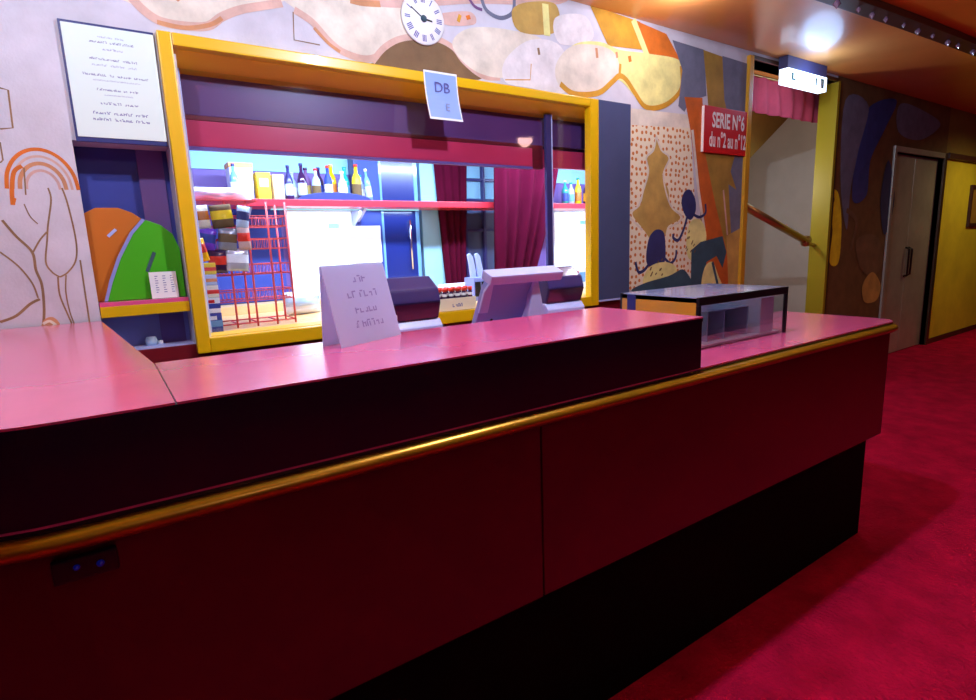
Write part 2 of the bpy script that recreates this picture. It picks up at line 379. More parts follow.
fill([(3.458, 2.240), (3.505, 2.146), (3.597, 2.095), (3.576, 2.022), (3.533, 1.964), (3.604, 1.865), (3.631, 1.756), (3.754, 1.659), (3.613, 1.600), (3.569, 1.527), (3.433, 1.500), (3.320, 1.589), (3.212, 1.689), (3.295, 1.753), (3.336, 1.873), (3.377, 1.986), (3.353, 2.082), (3.428, 2.141)], 'p_tan', 3)
stroke([(3.458, 2.240), (3.428, 2.141), (3.353, 2.082), (3.377, 1.986), (3.326, 1.858), (3.274, 1.745), (3.170, 1.689), (3.320, 1.575)], .016, 'p_cream', 4)
stroke([(3.458, 2.240), (3.516, 2.147), (3.608, 2.095), (3.544, 1.964), (3.631, 1.756), (3.778, 1.659), (3.614, 1.586)], .016, 'p_cream', 4)
fill([(3.766, 2.539), (3.983, 2.555), (4.028, 2.178), (4.180, 1.800), (4.372, 1.395), (4.452, 1.071), (4.114, 1.078), (4.029, 1.682), (3.908, 2.059), (3.847, 2.312)], 'p_rust', 3, False)
stroke([(3.871, 2.314), (3.968, 1.873), (4.061, 1.564)], .03, 'p_cream', 3, False)
fill([(4.053, 2.179), (4.322, 2.133), (4.480, 1.886), (4.279, 1.960), (4.113, 2.046)], 'p_olive', 4, False)
stroke([(4.297, 1.881), (4.378, 1.519)], .02, 'p_rose', 4, False)
fill([(3.464, 1.573), (3.556, 1.557), (3.583, 1.459), (3.575, 1.331), (3.461, 1.292), (3.369, 1.341), (3.388, 1.501)], 'p_navy', 5)
stroke([(3.574, 1.362), (3.646, 1.320), (3.705, 1.356), (3.715, 1.417)], .022, 'p_navy', 5)
stroke([(3.414, 1.339), (3.348, 1.283), (3.283, 1.272), (3.249, 1.346)], .024, 'p_navy', 5)
fill([(3.795, 1.855), (3.867, 1.871), (3.933, 1.797), (3.938, 1.705), (3.878, 1.644), (3.802, 1.689), (3.761, 1.779)], 'p_navy', 5)
stroke([(3.901, 1.690), (3.991, 1.666), (4.067, 1.698), (4.063, 1.768)], .022, 'p_navy', 5)
stroke([(3.839, 1.674), (3.794, 1.568), (3.736, 1.493), (3.676, 1.509), (3.674, 1.540)], .024, 'p_navy', 5)
fill([(3.351, 1.164), (3.393, 1.295), (3.575, 1.331), (3.720, 1.278), (3.677, 1.141)], 'p_lemon', 4)
fill([(3.835, 1.491), (3.879, 1.628), (4.005, 1.643), (4.090, 1.516), (4.022, 1.311), (3.866, 1.350)], 'p_lemon', 4)
fill([(3.242, 1.127), (3.328, 1.180), (3.626, 1.222), (3.820, 1.258), (3.904, 1.077)], 'p_teal', 5)
fill([(3.904, 1.077), (3.901, 1.411), (4.014, 1.470), (4.308, 1.512), (4.373, 1.378), (4.325, 1.247), (4.235, 1.351), (4.102, 1.307), (4.075, 1.065)], 'p_teal', 5, False)
fill([(4.078, 1.260), (4.183, 1.304), (4.273, 1.184), (4.337, 1.062), (4.061, 1.082)], 'p_lemon', 4)
stroke([(4.183, 1.304), (4.279, 1.083)], .03, 'p_teal', 5, False)
fill([(4.364, 1.511), (4.562, 1.574), (4.572, 1.045), (4.424, 1.056)], 'p_tan', 4, False)
for q in range(10):
    x = .0
    u = random.random(); v = random.random()
    stroke([(3.40+.22*u, 1.22+.13*v), (3.415+.22*u, 1.235+.13*v)], .012, 'p_umber', 6, False)
for q in range(10):
    u = random.random(); v = random.random()
    stroke([(3.82+.12*u, 1.38+.2*v), (3.835+.12*u, 1.4+.2*v)], .010, 'p_umber', 6, False)
# -- dim mural beyond the stairs
fill([(6.161, 1.214), (6.175, 1.534), (6.086, 1.711), (6.171, 1.829), (6.095, 1.924), (6.244, 1.888), (6.357, 1.582), (6.352, 1.205)], 'p_yellow', 2)
fill([(6.747, 2.755), (7.390, 2.900), (7.160, 2.573), (6.889, 2.250), (6.863, 1.890), (6.554, 1.834), (6.556, 2.331)], 'p_blue', 2)
fill([(6.246, 2.780), (6.743, 2.774), (6.600, 2.333), (6.493, 1.933), (6.474, 1.530), (6.264, 2.025)], 'p_slate', 1)
fill([(6.717, 1.421), (7.190, 1.454), (7.402, 1.158), (7.176, 1.012), (6.864, 1.117)], 'p_brown', 2)
fill([(6.947, 0.927), (7.167, 1.057), (7.404, 0.895), (7.334, 0.728), (7.031, 0.731)], 'p_tan', 2)
fill([(7.323, 2.272), (7.211, 1.843), (7.392, 1.461), (7.571, 1.848)], 'p_navy', 1)
fill([(7.500, 2.871), (8.194, 2.854), (8.680, 2.750), (8.130, 2.538), (7.514, 2.579)], 'p_slate', 1)
stroke([(6.440, 1.732), (6.683, 1.610), (6.598, 1.320)], .05, 'p_brown', 2)
struct(wall.build('wall_back'))

f = MB(); f.box((-3.1, -3, 0), (-3, 5, CEIL), 'darkroom'); struct(f.build('wall_left'))
f = MB(); f.box((12, -3, 0), (12.1, 5, CEIL), 'darkroom'); struct(f.build('wall_right'))
f = MB(); f.box((-3, -3.1, 0), (12, -3, CEIL), 'darkroom'); struct(f.build('wall_front'))
f = MB(); f.box((9.0, WALL-.012, 0), (12, WALL, .07), 'darkwood'); struct(f.build('baseboard_back'))

# window 1: yellow-framed serving window
wf = MB()
def frame(mb, x0, x1, z0, z1, w0, y0, y1, m, wt=None, wb=None):
    wt = wt or w0; wb = wb or w0
    mb.box((x0-w0, y0, z0-wb), (x0, y1, z1+wt), m, .006); mb.box((x1, y0, z0-wb), (x1+w0*1.36, y1, z1+wt), m, .006)
    mb.box((x0, y0, z1), (x1, y1, z1+wt), m, .006); mb.box((x0, y0, z0-wb), (x1, y1, z0), m, .006)
frame(wf, .376, 2.769, 1.134, 2.368, .055, WALL-.035, WALL+.02, 'yellow', .05, .066)
w1 = struct(wf.build('window_1'))
f = MB(); f.prism([(WALL+.02, 2.368), (WALL+.02, 2.388), (3.035, 2.36), (3.035, 2.318)], .376, 3.078, 'orangewood', axis='x'); f.box((.376, WALL+.02, 1.134), (.39, 3.0, 2.35), 'white')
f.build('window_lining', w1)
f = MB(); f.box((.39, WALL+.02, 1.118), (3.078, 3.0, 1.136), 'yboard'); f.build('window_sill', w1)

# opening 2: niche at the left of the window
f = MB()
f.box((-.1, WALL+.165, 1.06), (.36, WALL+.19, 2.02), 'nichenavy'); f.box((-.0195, WALL+.01, 1.106), (.318, WALL+.164, 1.112), 'lav'); f.box((-.0195, WALL+.155, 1.112), (.318, WALL+.1645, 1.26), 'greyplastic')
struct(f.build('wall_niche'))

# kiosk room behind the window
KB = 4.0
f = MB()
f.box((.2, KB, 0), (4.46, KB+.1, CEIL), 'violetwall')
f.box((.2, KB-.012, 2.035), (4.46, KB, 2.16), 'palecyan'); f.box((.2, KB-.014, 2.16), (4.46, KB, 2.3), 'palecyan')  # hidden lamp's glow on the upper wall, put into a pale cyan colour
f.box((.55, KB-.012, 1.19), (1.05, KB, 1.80), 'bluewall')
struct(f.build('wall_kiosk'))
f = MB(); f.box((.2, 2.995, 0), (.3, KB, CEIL), 'violetwall'); struct(f.build('wall_kiosk_left'))
f = MB(); f.box((4.36, 2.995, 0), (4.46, KB, CEIL), 'violetwall'); struct(f.build('wall_kiosk_right'))
# header inside the window: purple board with the red pelmet below it
HB = 3.035
f = MB(); f.box((.3, HB, 2.02), (4.36, HB+.03, CEIL), 'purple'); struct(f.build('trim_2'))
f = MB()
zt, zb = 2.115, 2.0
f.box((.302, 2.998, zb), (2.43, HB-.002, zt), 'redpelmet', .004); f.box((.302, 2.997, zt), (2.43, HB-.002, zt+.022), 'darkred', .003); f.box((.302, 2.997, zb-.014), (2.43, HB-.002, zb), 'violetwall', .002)
f.box((2.52, 3.004, zb), (4.3, HB-.002, zt), 'redpelmet', .004); f.box((2.43, 2.999, zb-.012), (2.52, HB-.002, zt+.022), 'darkred', .003)
f.box((.302, 2.997, zt+.022), (4.3, HB-.002, zt+.03), 'purple', .002)
struct(f.build('trim_3'))

# kiosk worktop and ledge
k = thing('kiosk_worktop', 'pale peach worktop running along inside the yellow-framed serving window', 'worktop', (0, 0, 0))
f = MB(); f.box((.31, 3.002, 1.09), (4.35, KB-.014, 1.13), 'peach', .004); f.build('worktop', k)
f = MB(); f.box((.31, 3.82, 1.13), (4.35, KB-.014, 1.185), 'peach', .004); f.build('upstand', k)
f = MB(); f.box((.31, 3.03, 0), (4.35, KB-.014, 1.09), 'yboard'); f.build('cabinet', k)

# pink shelf across the kiosk
SY = 3.60
sh = thing('wall_shelf', 'long pink shelf holding bottles and packets across the back of the kiosk', 'shelf', (0, 0, 0))
SZ = 1.825
f = MB(); f.box((.70, SY, SZ-.042), (4.34, 3.87, SZ), 'shelfpink', .004); f.build('shelf_board', sh)
for x in (.8, 1.545, 3.9):
    f = MB(); f.prism([(3.985, SZ-.042), (3.985, SZ-.17), (3.965, SZ-.17), (3.72, SZ-.042)], x, x+.02, 'lav', axis='x'); f.build('bracket', sh)

# stair recess
f = MB()
f.box((4.5, 4.5, 0), (7.4, 4.6, CEIL), 'whitewall'); struct(f.build('wall_stairs'))
f = MB(); f.box((4.47, 2.996, 0), (4.57, 4.5, CEIL), 'whitewall'); struct(f.build('wall_stairs_left'))
f = MB(); f.box((7.3, 2.996, 0), (7.4, 4.5, CEIL), 'whitewall'); struct(f.build('wall_stairs_right'))
f = MB(); f.prism([(4.58, CEIL), (4.58, 1.45), (6.9, CEIL)], 3.6, 4.49, 'olive', axis='y'); struct(f.build('ceiling_stairs'))  # olive soffit slab, sloped to give the diagonal shade over the stairs
tr = MB()
tr.box((4.555, WALL-.03, 0), (4.615, WALL+.16, 2.94), 'gold', .006); struct(tr.build('trim_4'))
tr = MB(); tr.box((6.055, WALL-.02, 0), (6.10, WALL+.155, 2.93), 'mustard', .004); tr.box((6.10, WALL-.02, 0), (6.125, WALL+.01, 2.93), 'browntrim', .003); struct(tr.build('trim_5'))
tr = MB(); tr.box((4.615, WALL-.02, 2.92), (6.055, WALL+.155, 2.95), 'browntrim', .004); struct(tr.build('trim_6'))
# valance
def drape(name, x0, x1, y, z0, z1, folds, amp, m, parent=None, xa=None, xb=None, thick=.006, gather=0., loc=(0, 0, 0)):
    # z1 top edge x0..x1, z0 bottom edge xa..xb
    xa = x0 if xa is None else xa; xb = x1 if xb is None else xb
    mb = MB(); n = folds*10; rows = 12; t = bmesh.new()
    for side in (0, 1):
        g = []
        for r in range(rows+1):
            v = r/rows; row = []
            e = v**(1+gather)
            for i in range(n+1):
                u = i/n
                x = (x0+(x1-x0)*u)*(1-e) + (xa+(xb-xa)*u)*e
                yy = y + amp*(.6+.4*v)*math.sin(u*folds*2*PI + .6*math.sin(3*v+u*5)) + side*thick + amp*.3*math.sin(u*17+v*2)
                row.append(t.verts.new((x, yy, z1+(z0-z1)*v + .004*math.sin(u*folds*2*PI))))
            g.append(row)
        for r in range(rows):
            for i in range(n):
                q = [g[r][i], g[r][i+1], g[r+1][i+1], g[r+1][i]]
                fc = t.faces.new(q if side else q[::-1]); fc.smooth = True
    mb.merge(t, m)
    return mb.build(name, parent, loc)
vx0, vz0 = (5.080, 2.548); vx1, vz1 = (6.085, 3.067)
va = thing('valance', 'short pleated rose velvet valance hanging in the top of the stair opening', 'curtain', (0, 0, 0))
drape('fabric', 4.63, 6.5, 3.06, 2.60, 2.90, 9, .022, 'rose', va)
f = MB(); f.tube([(4.58, 3.06, 2.905), (6.9, 3.06, 2.905)], .012, 'oldbrass'); f.build('rod', va)
# handrail of the stairs
hr = thing('handrail', 'short polished handrail sloping down across the stair opening', 'handrail', (0, 0, 0))
HY = 2.93
a = (4.805, 1.773); b = (5.845, 1.435)
f = MB(); f.tube([(4.62, HY, a[1]+.03), (b[0], HY, b[1])], .034, 'oldbrass', 12); f.build('rail', hr)
f = MB(); f.lathe([(.0, -.03), (.05, -.03), (.055, 0), (.05, .03), (.0, .03)], 'oldbrass', 16, Matrix.Translation((b[0], HY, b[1])) @ Matrix.Rotation(PI/2, 4, 'X')); f.build('rosette', hr)
f = MB(); f.tube([(b[0], HY, b[1]), (b[0]+.10, HY+.02, b[1]-.03), (6.054, HY+.02, b[1]-.05)], .02, 'oldbrass', 8); f.build('wall_bracket', hr)

# double steel door
d = MB(); d.box((7.44, WALL-.02, 0), (7.50, WALL+.15, 2.43), 'steel', .004); d.box((8.9, WALL-.02, 0), (8.98, WALL+.15, 2.43), 'browntrim', .004); d.box((7.5, WALL-.02, 2.37), (8.9, WALL+.15, 2.43), 'steel', .004)
dr = struct(d.build('door_1'))
for x0, x1 in ((7.505, 8.197), (8.203, 8.895)):
    f = MB(); f.box((x0, WALL+.05, .01), (x1, WALL+.09, 2.365), 'steel', .003); lf = f.build('door_leaf', dr)
    xx = 8.16 if x0 < 8 else 8.24
    f = MB(); f.tube([(xx, WALL+.05, .95), (xx, WALL+.01, .97), (xx, WALL+.01, 1.28), (xx, WALL+.05, 1.30)], .012, 'black'); f.build('door_handle', lf)
# lintel beyond the door and picture on the yellow wall
f = MB(); f.box((8.98, WALL-.04, 2.37), (12, WALL, 2.44), 'darkwood', .004); struct(f.build('trim_7'))
p = thing('picture_frame', 'dark framed picture hanging on the yellow wall at the far right', 'picture', (10.35, WALL-.001, 1.52))
f = MB(); f.box((-.40, -.03, 0), (-.35, 0, .56), 'darkwood', .003); f.box((.35, -.03, 0), (.40, 0, .56), 'darkwood', .003); f.box((-.35, -.03, .51), (.35, 0, .56), 'darkwood', .003); f.box((-.35, -.03, 0), (.35, 0, .05), 'darkwood', .003); f.build('frame', p)
f = MB(); f.box((-.35, -.012, .05), (.35, 0, .51), 'p_olive'); f.build('print', p)

# ------------------------------------------------------------------ the bar counter
def plan(y_front, x_end, r_end, y_back, left=True, xl=-.09, rl=.30):
    P = []
    if left:
        c = (xl, y_front+rl)
        P += [(xl-rl, 2.83)]
        P += [(c[0]+rl*math.cos(a), c[1]+rl*math.sin(a)) for a in [PI + PI/2*j/10 for j in range(11)]]
    c = (x_end-r_end, y_front+r_end)
    P += [(c[0]+r_end*math.cos(a), c[1]+r_end*math.sin(a)) for a in [-PI/2 + PI/2*j/6 for j in range(7)]]
    P += [(x_end, y_back)]
    if left: P += [(.08, y_back), (-.02, 2.83)]
    return P
ct = thing('bar_counter', 'long pink-topped bar counter with oxblood front panels, brass rail and raised left section', 'counter', (0, 0, 0))
f = MB(); f.prism(plan(1.155, 3.03, .03, 1.60), 0, .548, 'kick'); f.build('kick_base', ct)
f = MB(); f.prism(plan(1.125, 3.0, .03, 1.62), .545, 1.062, 'panel'); f.build('carcass', ct)
def front_panel(x0, x1, left=False):
    mb = MB()
    if left:
        c = (-.09, 1.10+.30)
        P = [(c[0]-.30, 2.0)] + [(c[0]+.30*math.cos(a), c[1]+.30*math.sin(a)) for a in [PI + PI/2*j/10 for j in range(11)]] + [(x1, 1.10)]
        Q = [(x1, 1.125), (-.09, 1.125)] + [(c[0]+.275*math.cos(a), c[1]+.275*math.sin(a)) for a in [3*PI/2 - PI/2*j/10 for j in range(11)]] + [(c[0]-.275, 2.0)]
        mb.prism(P + Q, .540, 1.050, 'panel')
    else:
        mb.box((x0, 1.10, .540), (x1, 1.125, 1.050), 'panel', .003)
    return mb.build('front_panel', ct)
front_panel(0, .897, True)
front_panel(.903, 3.02)
f = MB(); f.box((3.0, 1.125, .540), (3.02, 1.62, 1.050), 'panel', .003); f.build('end_panel', ct)
f = MB(); f.prism(plan(1.095, 3.10, .09, 1.665), 1.062, 1.081, 'fascia'); f.prism(plan(1.095, 3.10, .09, 1.665), 1.0811, 1.086, 'laminate'); f.build('lower_top', ct)
f = MB(); f.box((.09, 1.672, 1.115), (1.765, 2.05, 1.15), 'laminate', .003); f.box((.12, 1.69, 0), (1.74, 2.03, 1.115), 'fascia', .003); f.build('staff_worktop', ct)
f = MB(); f.prism(plan(1.094, 1.572, .006, 1.54), 1.086, 1.238, 'fascia'); f.build('fascia', ct)
f = MB(); f.prism(plan(1.0925, 1.576, .008, 1.55), 1.238, 1.2485, 'fascia'); f.prism([(.082, 1.0925)] + [p for p in plan(1.0925, 1.576, .008, 1.55) if p[0] > 1][:-1] + [(1.576, 1.55), (.082, 1.55)], 1.2486, 1.253, 'laminate'); f.build('raised_top', ct)
f = MB(); f.prism([p for p in plan(1.0925, 1.576, .008, 1.55) if p[0] < .05 and p[0] != -.02] + [(.079, 1.0925), (.079, 1.55), (-.02, 2.83)], 1.2486, 1.253, 'laminate'); f.build('return_top', ct)
pr = plan(1.082, 3.090, .10, 1.60)
rail = pr[:-2]
f = MB()
t = bmesh.new(); rings = []
sec = [(.012, -.017), (-.004, -.017), (-.014, -.008), (-.017, 0), (-.014, .008), (-.004, .015), (.012, .015)]
RP = [Vector(p) for p in rail]
for i, p in enumerate(RP):
    dd = (RP[min(i+1, len(RP)-1)] - RP[max(i-1, 0)]).normalized(); nn = Vector((-dd.y, dd.x))   # inward
    rings.append([t.verts.new((p.x+nn.x*a, p.y+nn.y*a, 1.058+b)) for a, b in sec])
for A, B in zip(rings, rings[1:]):
    for k in range(len(sec)-1):
        fc = t.faces.new([A[k], B[k], B[k+1], A[k+1]]); fc.smooth = True
    t.faces.new([A[-1], B[-1], B[0], A[0]])
t.faces.new(rings[0]); t.faces.new(rings[-1][::-1]); bmesh.ops.recalc_face_normals(t, faces=t.faces)
f.merge(t, 'brass'); f.build('brass_rail', ct)

# display case on the lower counter
X0, X1, Y0, Y1, Z0, Z1 = 1.80, 2.415, 1.27, 1.655, 1.0865, 1.285
dc = thing('display_case', 'low glass display case with dark frame on the lower right part of the bar', 'display case', (X0, Y0, Z0))
W_, D_, H_ = X1-X0, Y1-Y0, Z1-Z0
f = MB(); f.box((0, 0, H_-.03), (W_, .014, H_), 'black', .002); f.box((0, .014, H_-.02), (.008, D_-.012, H_-.004), 'black'); f.box((0, 0, 0), (.012, .014, H_-.03), 'black', .002); f.box((W_-.012, 0, 0), (W_, .014, H_-.03), 'black', .002)
f.box((W_-.014, .014, H_-.02), (W_, D_, H_), 'black', .002); f.box((0, D_-.012, 0), (.012, D_, H_), 'black', .002); f.box((W_-.012, D_-.012, 0), (W_, D_, H_-.02), 'black', .002)
f.build('case_frame', dc)
f = MB(); f.box((0, .014, 0), (.008, D_-.012, H_-.004), 'casegold'); f.box((-.001, .30, 0), (0, .345, H_-.004), 'navy'); f.build('side_panel', dc)  # navy stripe is a dark reflection painted on the side
f = MB(); f.box((.008, .014, H_-.006), (W_-.014, D_-.0, H_), 'casetop'); f.build('top_glass', dc)
f = MB(); f.box((.012, .004, .002), (W_-.012, .008, H_-.03), 'caseglass'); f.build('front_glass', dc)
f = MB(); f.box((.012, D_-.03, .002), (W_-.012, D_-.018, H_-.01), 'white'); f.box((.012, .02, .002), (W_-.012, D_-.03, .01), 'white'); f.build('back_panel', dc)
f = MB(); f.box((.25, .06, .01), (.254, D_-.04, .13), 'clear'); f.box((.14, .06, .125), (.42, D_-.04, .129), 'clear'); f.box((.14, .06, .01), (.144, D_-.04, .125), 'clear'); f.box((.416, .06, .01), (.42, D_-.04, .125), 'clear'); f.build('divider', dc)
f = MB(); f.box((.46, .03, .01), (.56, .26, .16), 'white', .003); f.build('side_box', dc)

# ------------------------------------------------------------------ signs and papers on the wall
# large notice
x0, z1 = (-0.006, 2.407); x1, z0 = (0.294, 1.964)
NW, NH = x1-x0, z1-z0
pn = thing('notice_board', 'white price notice in navy frame left of the yellow-framed window', 'notice', (x0, WALL-.002, 1.965))
NW, NH = .318, .445
f = MB(); f.box((0, -.012, 0), (NW, 0, NH), 'navy', .003); f.build('backing', pn)
f = MB(); f.box((.008, -.016, .018), (NW-.002, -.012, NH-.010), 'poster', .002)
def scribble(mb, cx, z, words, h, m, y, seed=0, gap=.010):
    # a row of words too blurred to read: each word is a run of short pen marks
    r = random.Random(seed); tot = sum(words)+gap*(len(words)-1); x = cx-tot/2
    for wd in words:
        n = max(2, int(wd/(h*.8))); st = wd/n
        for i in range(n):
            hh = h*r.uniform(.55, 1.); a = x+i*st
            k = r.random()
            if k < .6:
                mb.face([(a, y, z), (a+st*.28, y, z), (a+st*.28, y, z+hh), (a, y, z+hh)], m)
            q = r.choice((0, .45, .8))*h
            mb.face([(a+st*.2, y-.0001, z+q), (a+st*.82, y-.0001, z+q), (a+st*.82, y-.0001, z+q+h*.22), (a+st*.2, y-.0001, z+q+h*.22)], m)
            if k > .45:
                mb.face([(a+st*.58, y, z), (a+st*.84, y, z), (a+st*.84, y, z+h*.7), (a+st*.58, y, z+h*.7)], m)
        x += wd+gap
rows = [(.395, (.05, .03), .006, 'inkpale'), (.375, (.06, .08), .008, 'ink'), (.350, (.07,), .008, 'inkpale'), (.312, (.10, .05), .008, 'ink'), (.290, (.05, .05, .03), .007, 'inkpale'),
        (.252, (.08, .015, .05, .05), .008, 'ink'), (.234, (.16,), .005, 'inkpale'), (.198, (.08, .012, .03), .008, 'ink'), (.180, (.10,), .005, 'inkpale'), (.146, (.07, .05), .009, 'ink'), (.108, (.06, .065, .045), .010, 'ink'), (.084, (.06, .065, .05), .010, 'ink')]
for i, (z, wds, h, m) in enumerate(rows): scribble(f, NW*.52, z, wds, h, m, -.0165, i)
f.build('sheet', pn)

# small paper over the top of the window
hp = thing('paper_notice', 'pale blue sheet lettered in violet hanging over the top of the yellow window frame', 'notice', (1.55, WALL-.0356, 2.428))
f = MB()
PW = .205; PHt = .255
cur = lambda v: -.0005 - .05*v*v
n = 10
def band(u0, u1, v0, v1, m, off=0.):
    for i in range(n):
        a = v0+(v1-v0)*i/n; b2 = v0+(v1-v0)*(i+1)/n
        f.face([(u0*PW, cur(b2)-off, -b2*PHt), (u1*PW, cur(b2)-off, -b2*PHt), (u1*PW, cur(a)-off, -a*PHt), (u0*PW, cur(a)-off, -a*PHt)], m)
band(0, 1, 0, 1, 'paperedge'); band(.035, .965, .04, .955, 'paper', .0006)
text_into(f, 'DB', .075, 'ink', (PW*.5, cur(.33)-.006, -PHt*.42), bold=.0)
text_into(f, 'E', .055, 'inkpale', (PW*.58, cur(.75)-.009, -PHt*.80), bold=.0)
o = f.build('sheet', hp); sm = o.modifiers.new('s', 'SOLIDIFY'); sm.thickness = .0012; sm.offset = 1

# red series sign
sx0, sz1 = (3.987, 2.472); sx1, sz0 = (4.618, 2.157)
rs = thing('red_sign', 'red sign lettered SERIE N°6 du n°2 au n°12 in white', 'sign', ((sx0+sx1)/2, WALL-.004, sz0))
SW, SH = sx1-sx0, .345
f = MB(); f.box((-SW/2, -.02, 0), (SW/2, 0, SH), 'signred', .003); f.box((-SW/2-.006, -.019, .004), (-SW/2, 0, SH-.004), 'signwhite'); f.build('plate', rs)
f = MB()
text_into(f, 'SERIE N°6', .155, 'signwhite', (0, -.0206, .195), bold=.004, sx=.66)
text_into(f, 'du n°2 au n°12', .155, 'signwhite', (0, -.0206, .05), bold=.004, sx=.53)
f.build('lettering', rs)

# illuminated exit sign under the ceiling
ex0, ez1 = (4.955, 2.888); ex1, ez0 = (5.666, 2.764)
ex = thing('exit_sign', 'lit white emergency exit sign box under the ceiling above the stair opening', 'sign', ((ex0+ex1)/2, 2.78, 2.76))
EW = .66
f = MB(); f.box((-EW/2, -.04, .12), (EW/2, .04, .2195), 'exitbox', .004); f.build('housing', ex)
f = MB(); f.box((-EW/2, -.045, 0), (EW/2, .03, .12), 'exitlit', .003)
f.build('lit_panel', ex)
f = MB(); y = -.0456
f.face([(-.27, y, .03), (-.235, y, .03), (-.235, y, .09), (-.27, y, .09)], 'exitgreen'); f.face([(-.235, y, .03), (-.20, y, .03), (-.20, y, .045), (-.235, y, .045)], 'exitgreen'); f.build('corner_pictogram', ex); f = MB()
f.face([(.13, y, .03), (.155, y, .03), (.155, y, .095), (.13, y, .095)], 'exitgreen'); f.build('bar_pictogram', ex); f = MB()
f.face([(.22, y, .02), (.28, y, .02), (.28, y, .10), (.22, y, .10)], 'exitgreen'); f.face([(.235, y-.0003, .02), (.25, y-.0003, .02), (.25, y-.0003, .085), (.235, y-.0003, .085)], 'signwhite')
f.build('door_pictogram', ex)

# clock
cl = thing('wall_clock', 'white clock face with Roman numerals on the mural above the window', 'clock', (1.58, WALL-.003, 2.685), (PI/2, 0, 0))
f = MB(); f.lathe([(0, 0), (.122, 0), (.128, .006), (.122, .012), (0, .012)], 'white', 40); f.build('dial', cl)
for h in range(12):
    f = MB()
    a = PI/2 - h*PI/6; mt = Matrix.Rotation(a-PI/2, 4, 'Z')
    bars = {0: 3, 1: 1, 2: 2, 3: 3, 4: 3, 5: 2, 6: 3, 7: 3, 8: 4, 9: 2, 10: 1, 11: 2}[h]
    for j in range(bars):
        xx = (j-(bars-1)/2)*.0085
        f.box((xx-.0026, .078, .0122), (xx+.0026, .110, .0126), 'ink', 0, mt)
    f.build('numeral', cl)
f = MB(); f.box((-.003, -.01, .0128), (.003, .085, .0142), 'black', 0, Matrix.Rotation(1.0, 4, 'Z')); f.build('minute_hand', cl)
f = MB(); f.box((-.004, -.01, .0143), (.004, .05, .0157), 'black', 0, Matrix.Rotation(-1.7, 4, 'Z')); f.build('hour_hand', cl)
f = MB(); f.lathe([(0, .0158), (.018, .0158), (.014, .022), (0, .022)], 'p_teal', 16); f.build('hub', cl)

# slate shutter panel
sp_ = thing('shutter_panel', 'tall slate-blue glossy panel on the wall right of the yellow-framed window', 'panel', (3.015, WALL-.002, 1.10))
f = MB(); f.box((-.163, -.025, 0), (.145, 0, 1.32), 'slate', .004); f.build('leaf', sp_)
f = MB(); f.box((-.164, -.028, -.012), (.146, 0, 0), 'lav', .002); f.build('bottom_edge', sp_)

# ------------------------------------------------------------------ niche contents
ns = thing('niche_shelf', 'pink shelf with yellow front edge in the niche below the price notice', 'shelf', (.135, WALL, 1.262))
f = MB(); f.box((-.152, .0, .045), (.180, .154, .063), 'laminate', .002); f.build('shelf_top', ns)
f = MB(); f.box((-.152, -.004, 0), (.180, .03, .045), 'yellow', .002); f.build('front_edge', ns)
og = thing('orange_panel', 'orange rounded panel with a slot standing in the niche behind the green one', 'panel', (.10, WALL+.10, 1.326))
def relp(P, ox, oz): return [(x-ox, z-oz) for x, z in P]
OP = relp([(-0.090, 1.335), (-0.054, 1.692), (0.021, 1.717), (0.103, 1.718), (0.152, 1.697), (0.199, 1.658), (0.156, 1.318)], .10, 1.326)
OP = [(x, max(z, 0)) for x, z in OP]; OP[0] = (-.125, 0); OP[1] = (-.125, OP[1][1])
f = MB(); f.prism(OP, -.010, .010, 'orange', .002, 'y'); pn_ = f.build('panel', og)
f = MB(); a_ = (0.067, 1.613); f.box((-.022, -.0125, -.006), (.022, -.0105, .006), 'lav', 0, Matrix.Translation((a_[0]-.10, 0, a_[1]-1.326)) @ Matrix.Rotation(-.75, 4, 'Y')); f.build('slot', pn_)
gp = thing('green_panel', 'bright green leaf-shaped panel with a slanted slot leaning in the niche', 'panel', (.2, WALL+.07, 1.326))
GP = relp([(0.015, 1.327), (0.043, 1.407), (0.085, 1.506), (0.142, 1.606), (0.194, 1.665), (0.249, 1.643), (0.291, 1.604), (0.331, 1.541), (0.327, 1.306)], .2, 1.326)
GP = [(min(x, .112), max(z, 0)) for x, z in GP]
f = MB(); f.prism(GP, -.010, .010, 'green', .002, 'y'); pn_ = f.build('panel', gp)
f = MB(); L_ = GP[:5]; f.prism(L_ + [(x-.012, z+.006*(i > 0)) for i, (x, z) in list(enumerate(L_))[::-1]], -.013, .012, 'greyplastic', 0, 'y'); f.build('rim', pn_)
f = MB(); a_ = (0.193, 1.485); f.box((-.007, -.0125, -.045), (.007, -.0105, .045), 'p_teal', 0, Matrix.Translation((a_[0]-.2, 0, a_[1]-1.326)) @ Matrix.Rotation(.42, 4, 'Y')); f.build('slot', pn_)
lf = thing('leaflet_card', 'small white printed card standing on the niche shelf before the green panel', 'card', (.232, WALL+.03, 1.3262), (-.12, 0, 0))
f = MB(); f.box((-.055, -.001, 0), (.05, .001, .115), 'white')
for i in range(9): 
    zz = .03
    scribble(f, -.04+.0, .1, (.001,), .001, 'ink', -.0015, i) if False else None
for j, xx in enumerate((-.035, -.005, .025)):
    for i in range(8):
        h = .006; z = .025+i*.010
        f.face([(xx, -.0014, z), (xx+.012*(1 if (i+j) % 3 else .6), -.0014, z), (xx+.012*(1 if (i+j) % 3 else .6), -.0014, z+h*.5), (xx, -.0014, z+h*.5)], 'ink')
f.build('card', lf)
f = MB()
f.lathe([(0, 0), (.022, 0), (.026, .02), (.02, .04), (0, .042)], 'clear', 14); f.lathe([(0, 0), (.012, 0), (.012, .018), (0, .02)], 'white', 12, Matrix.Translation((.035, .0, 0)))
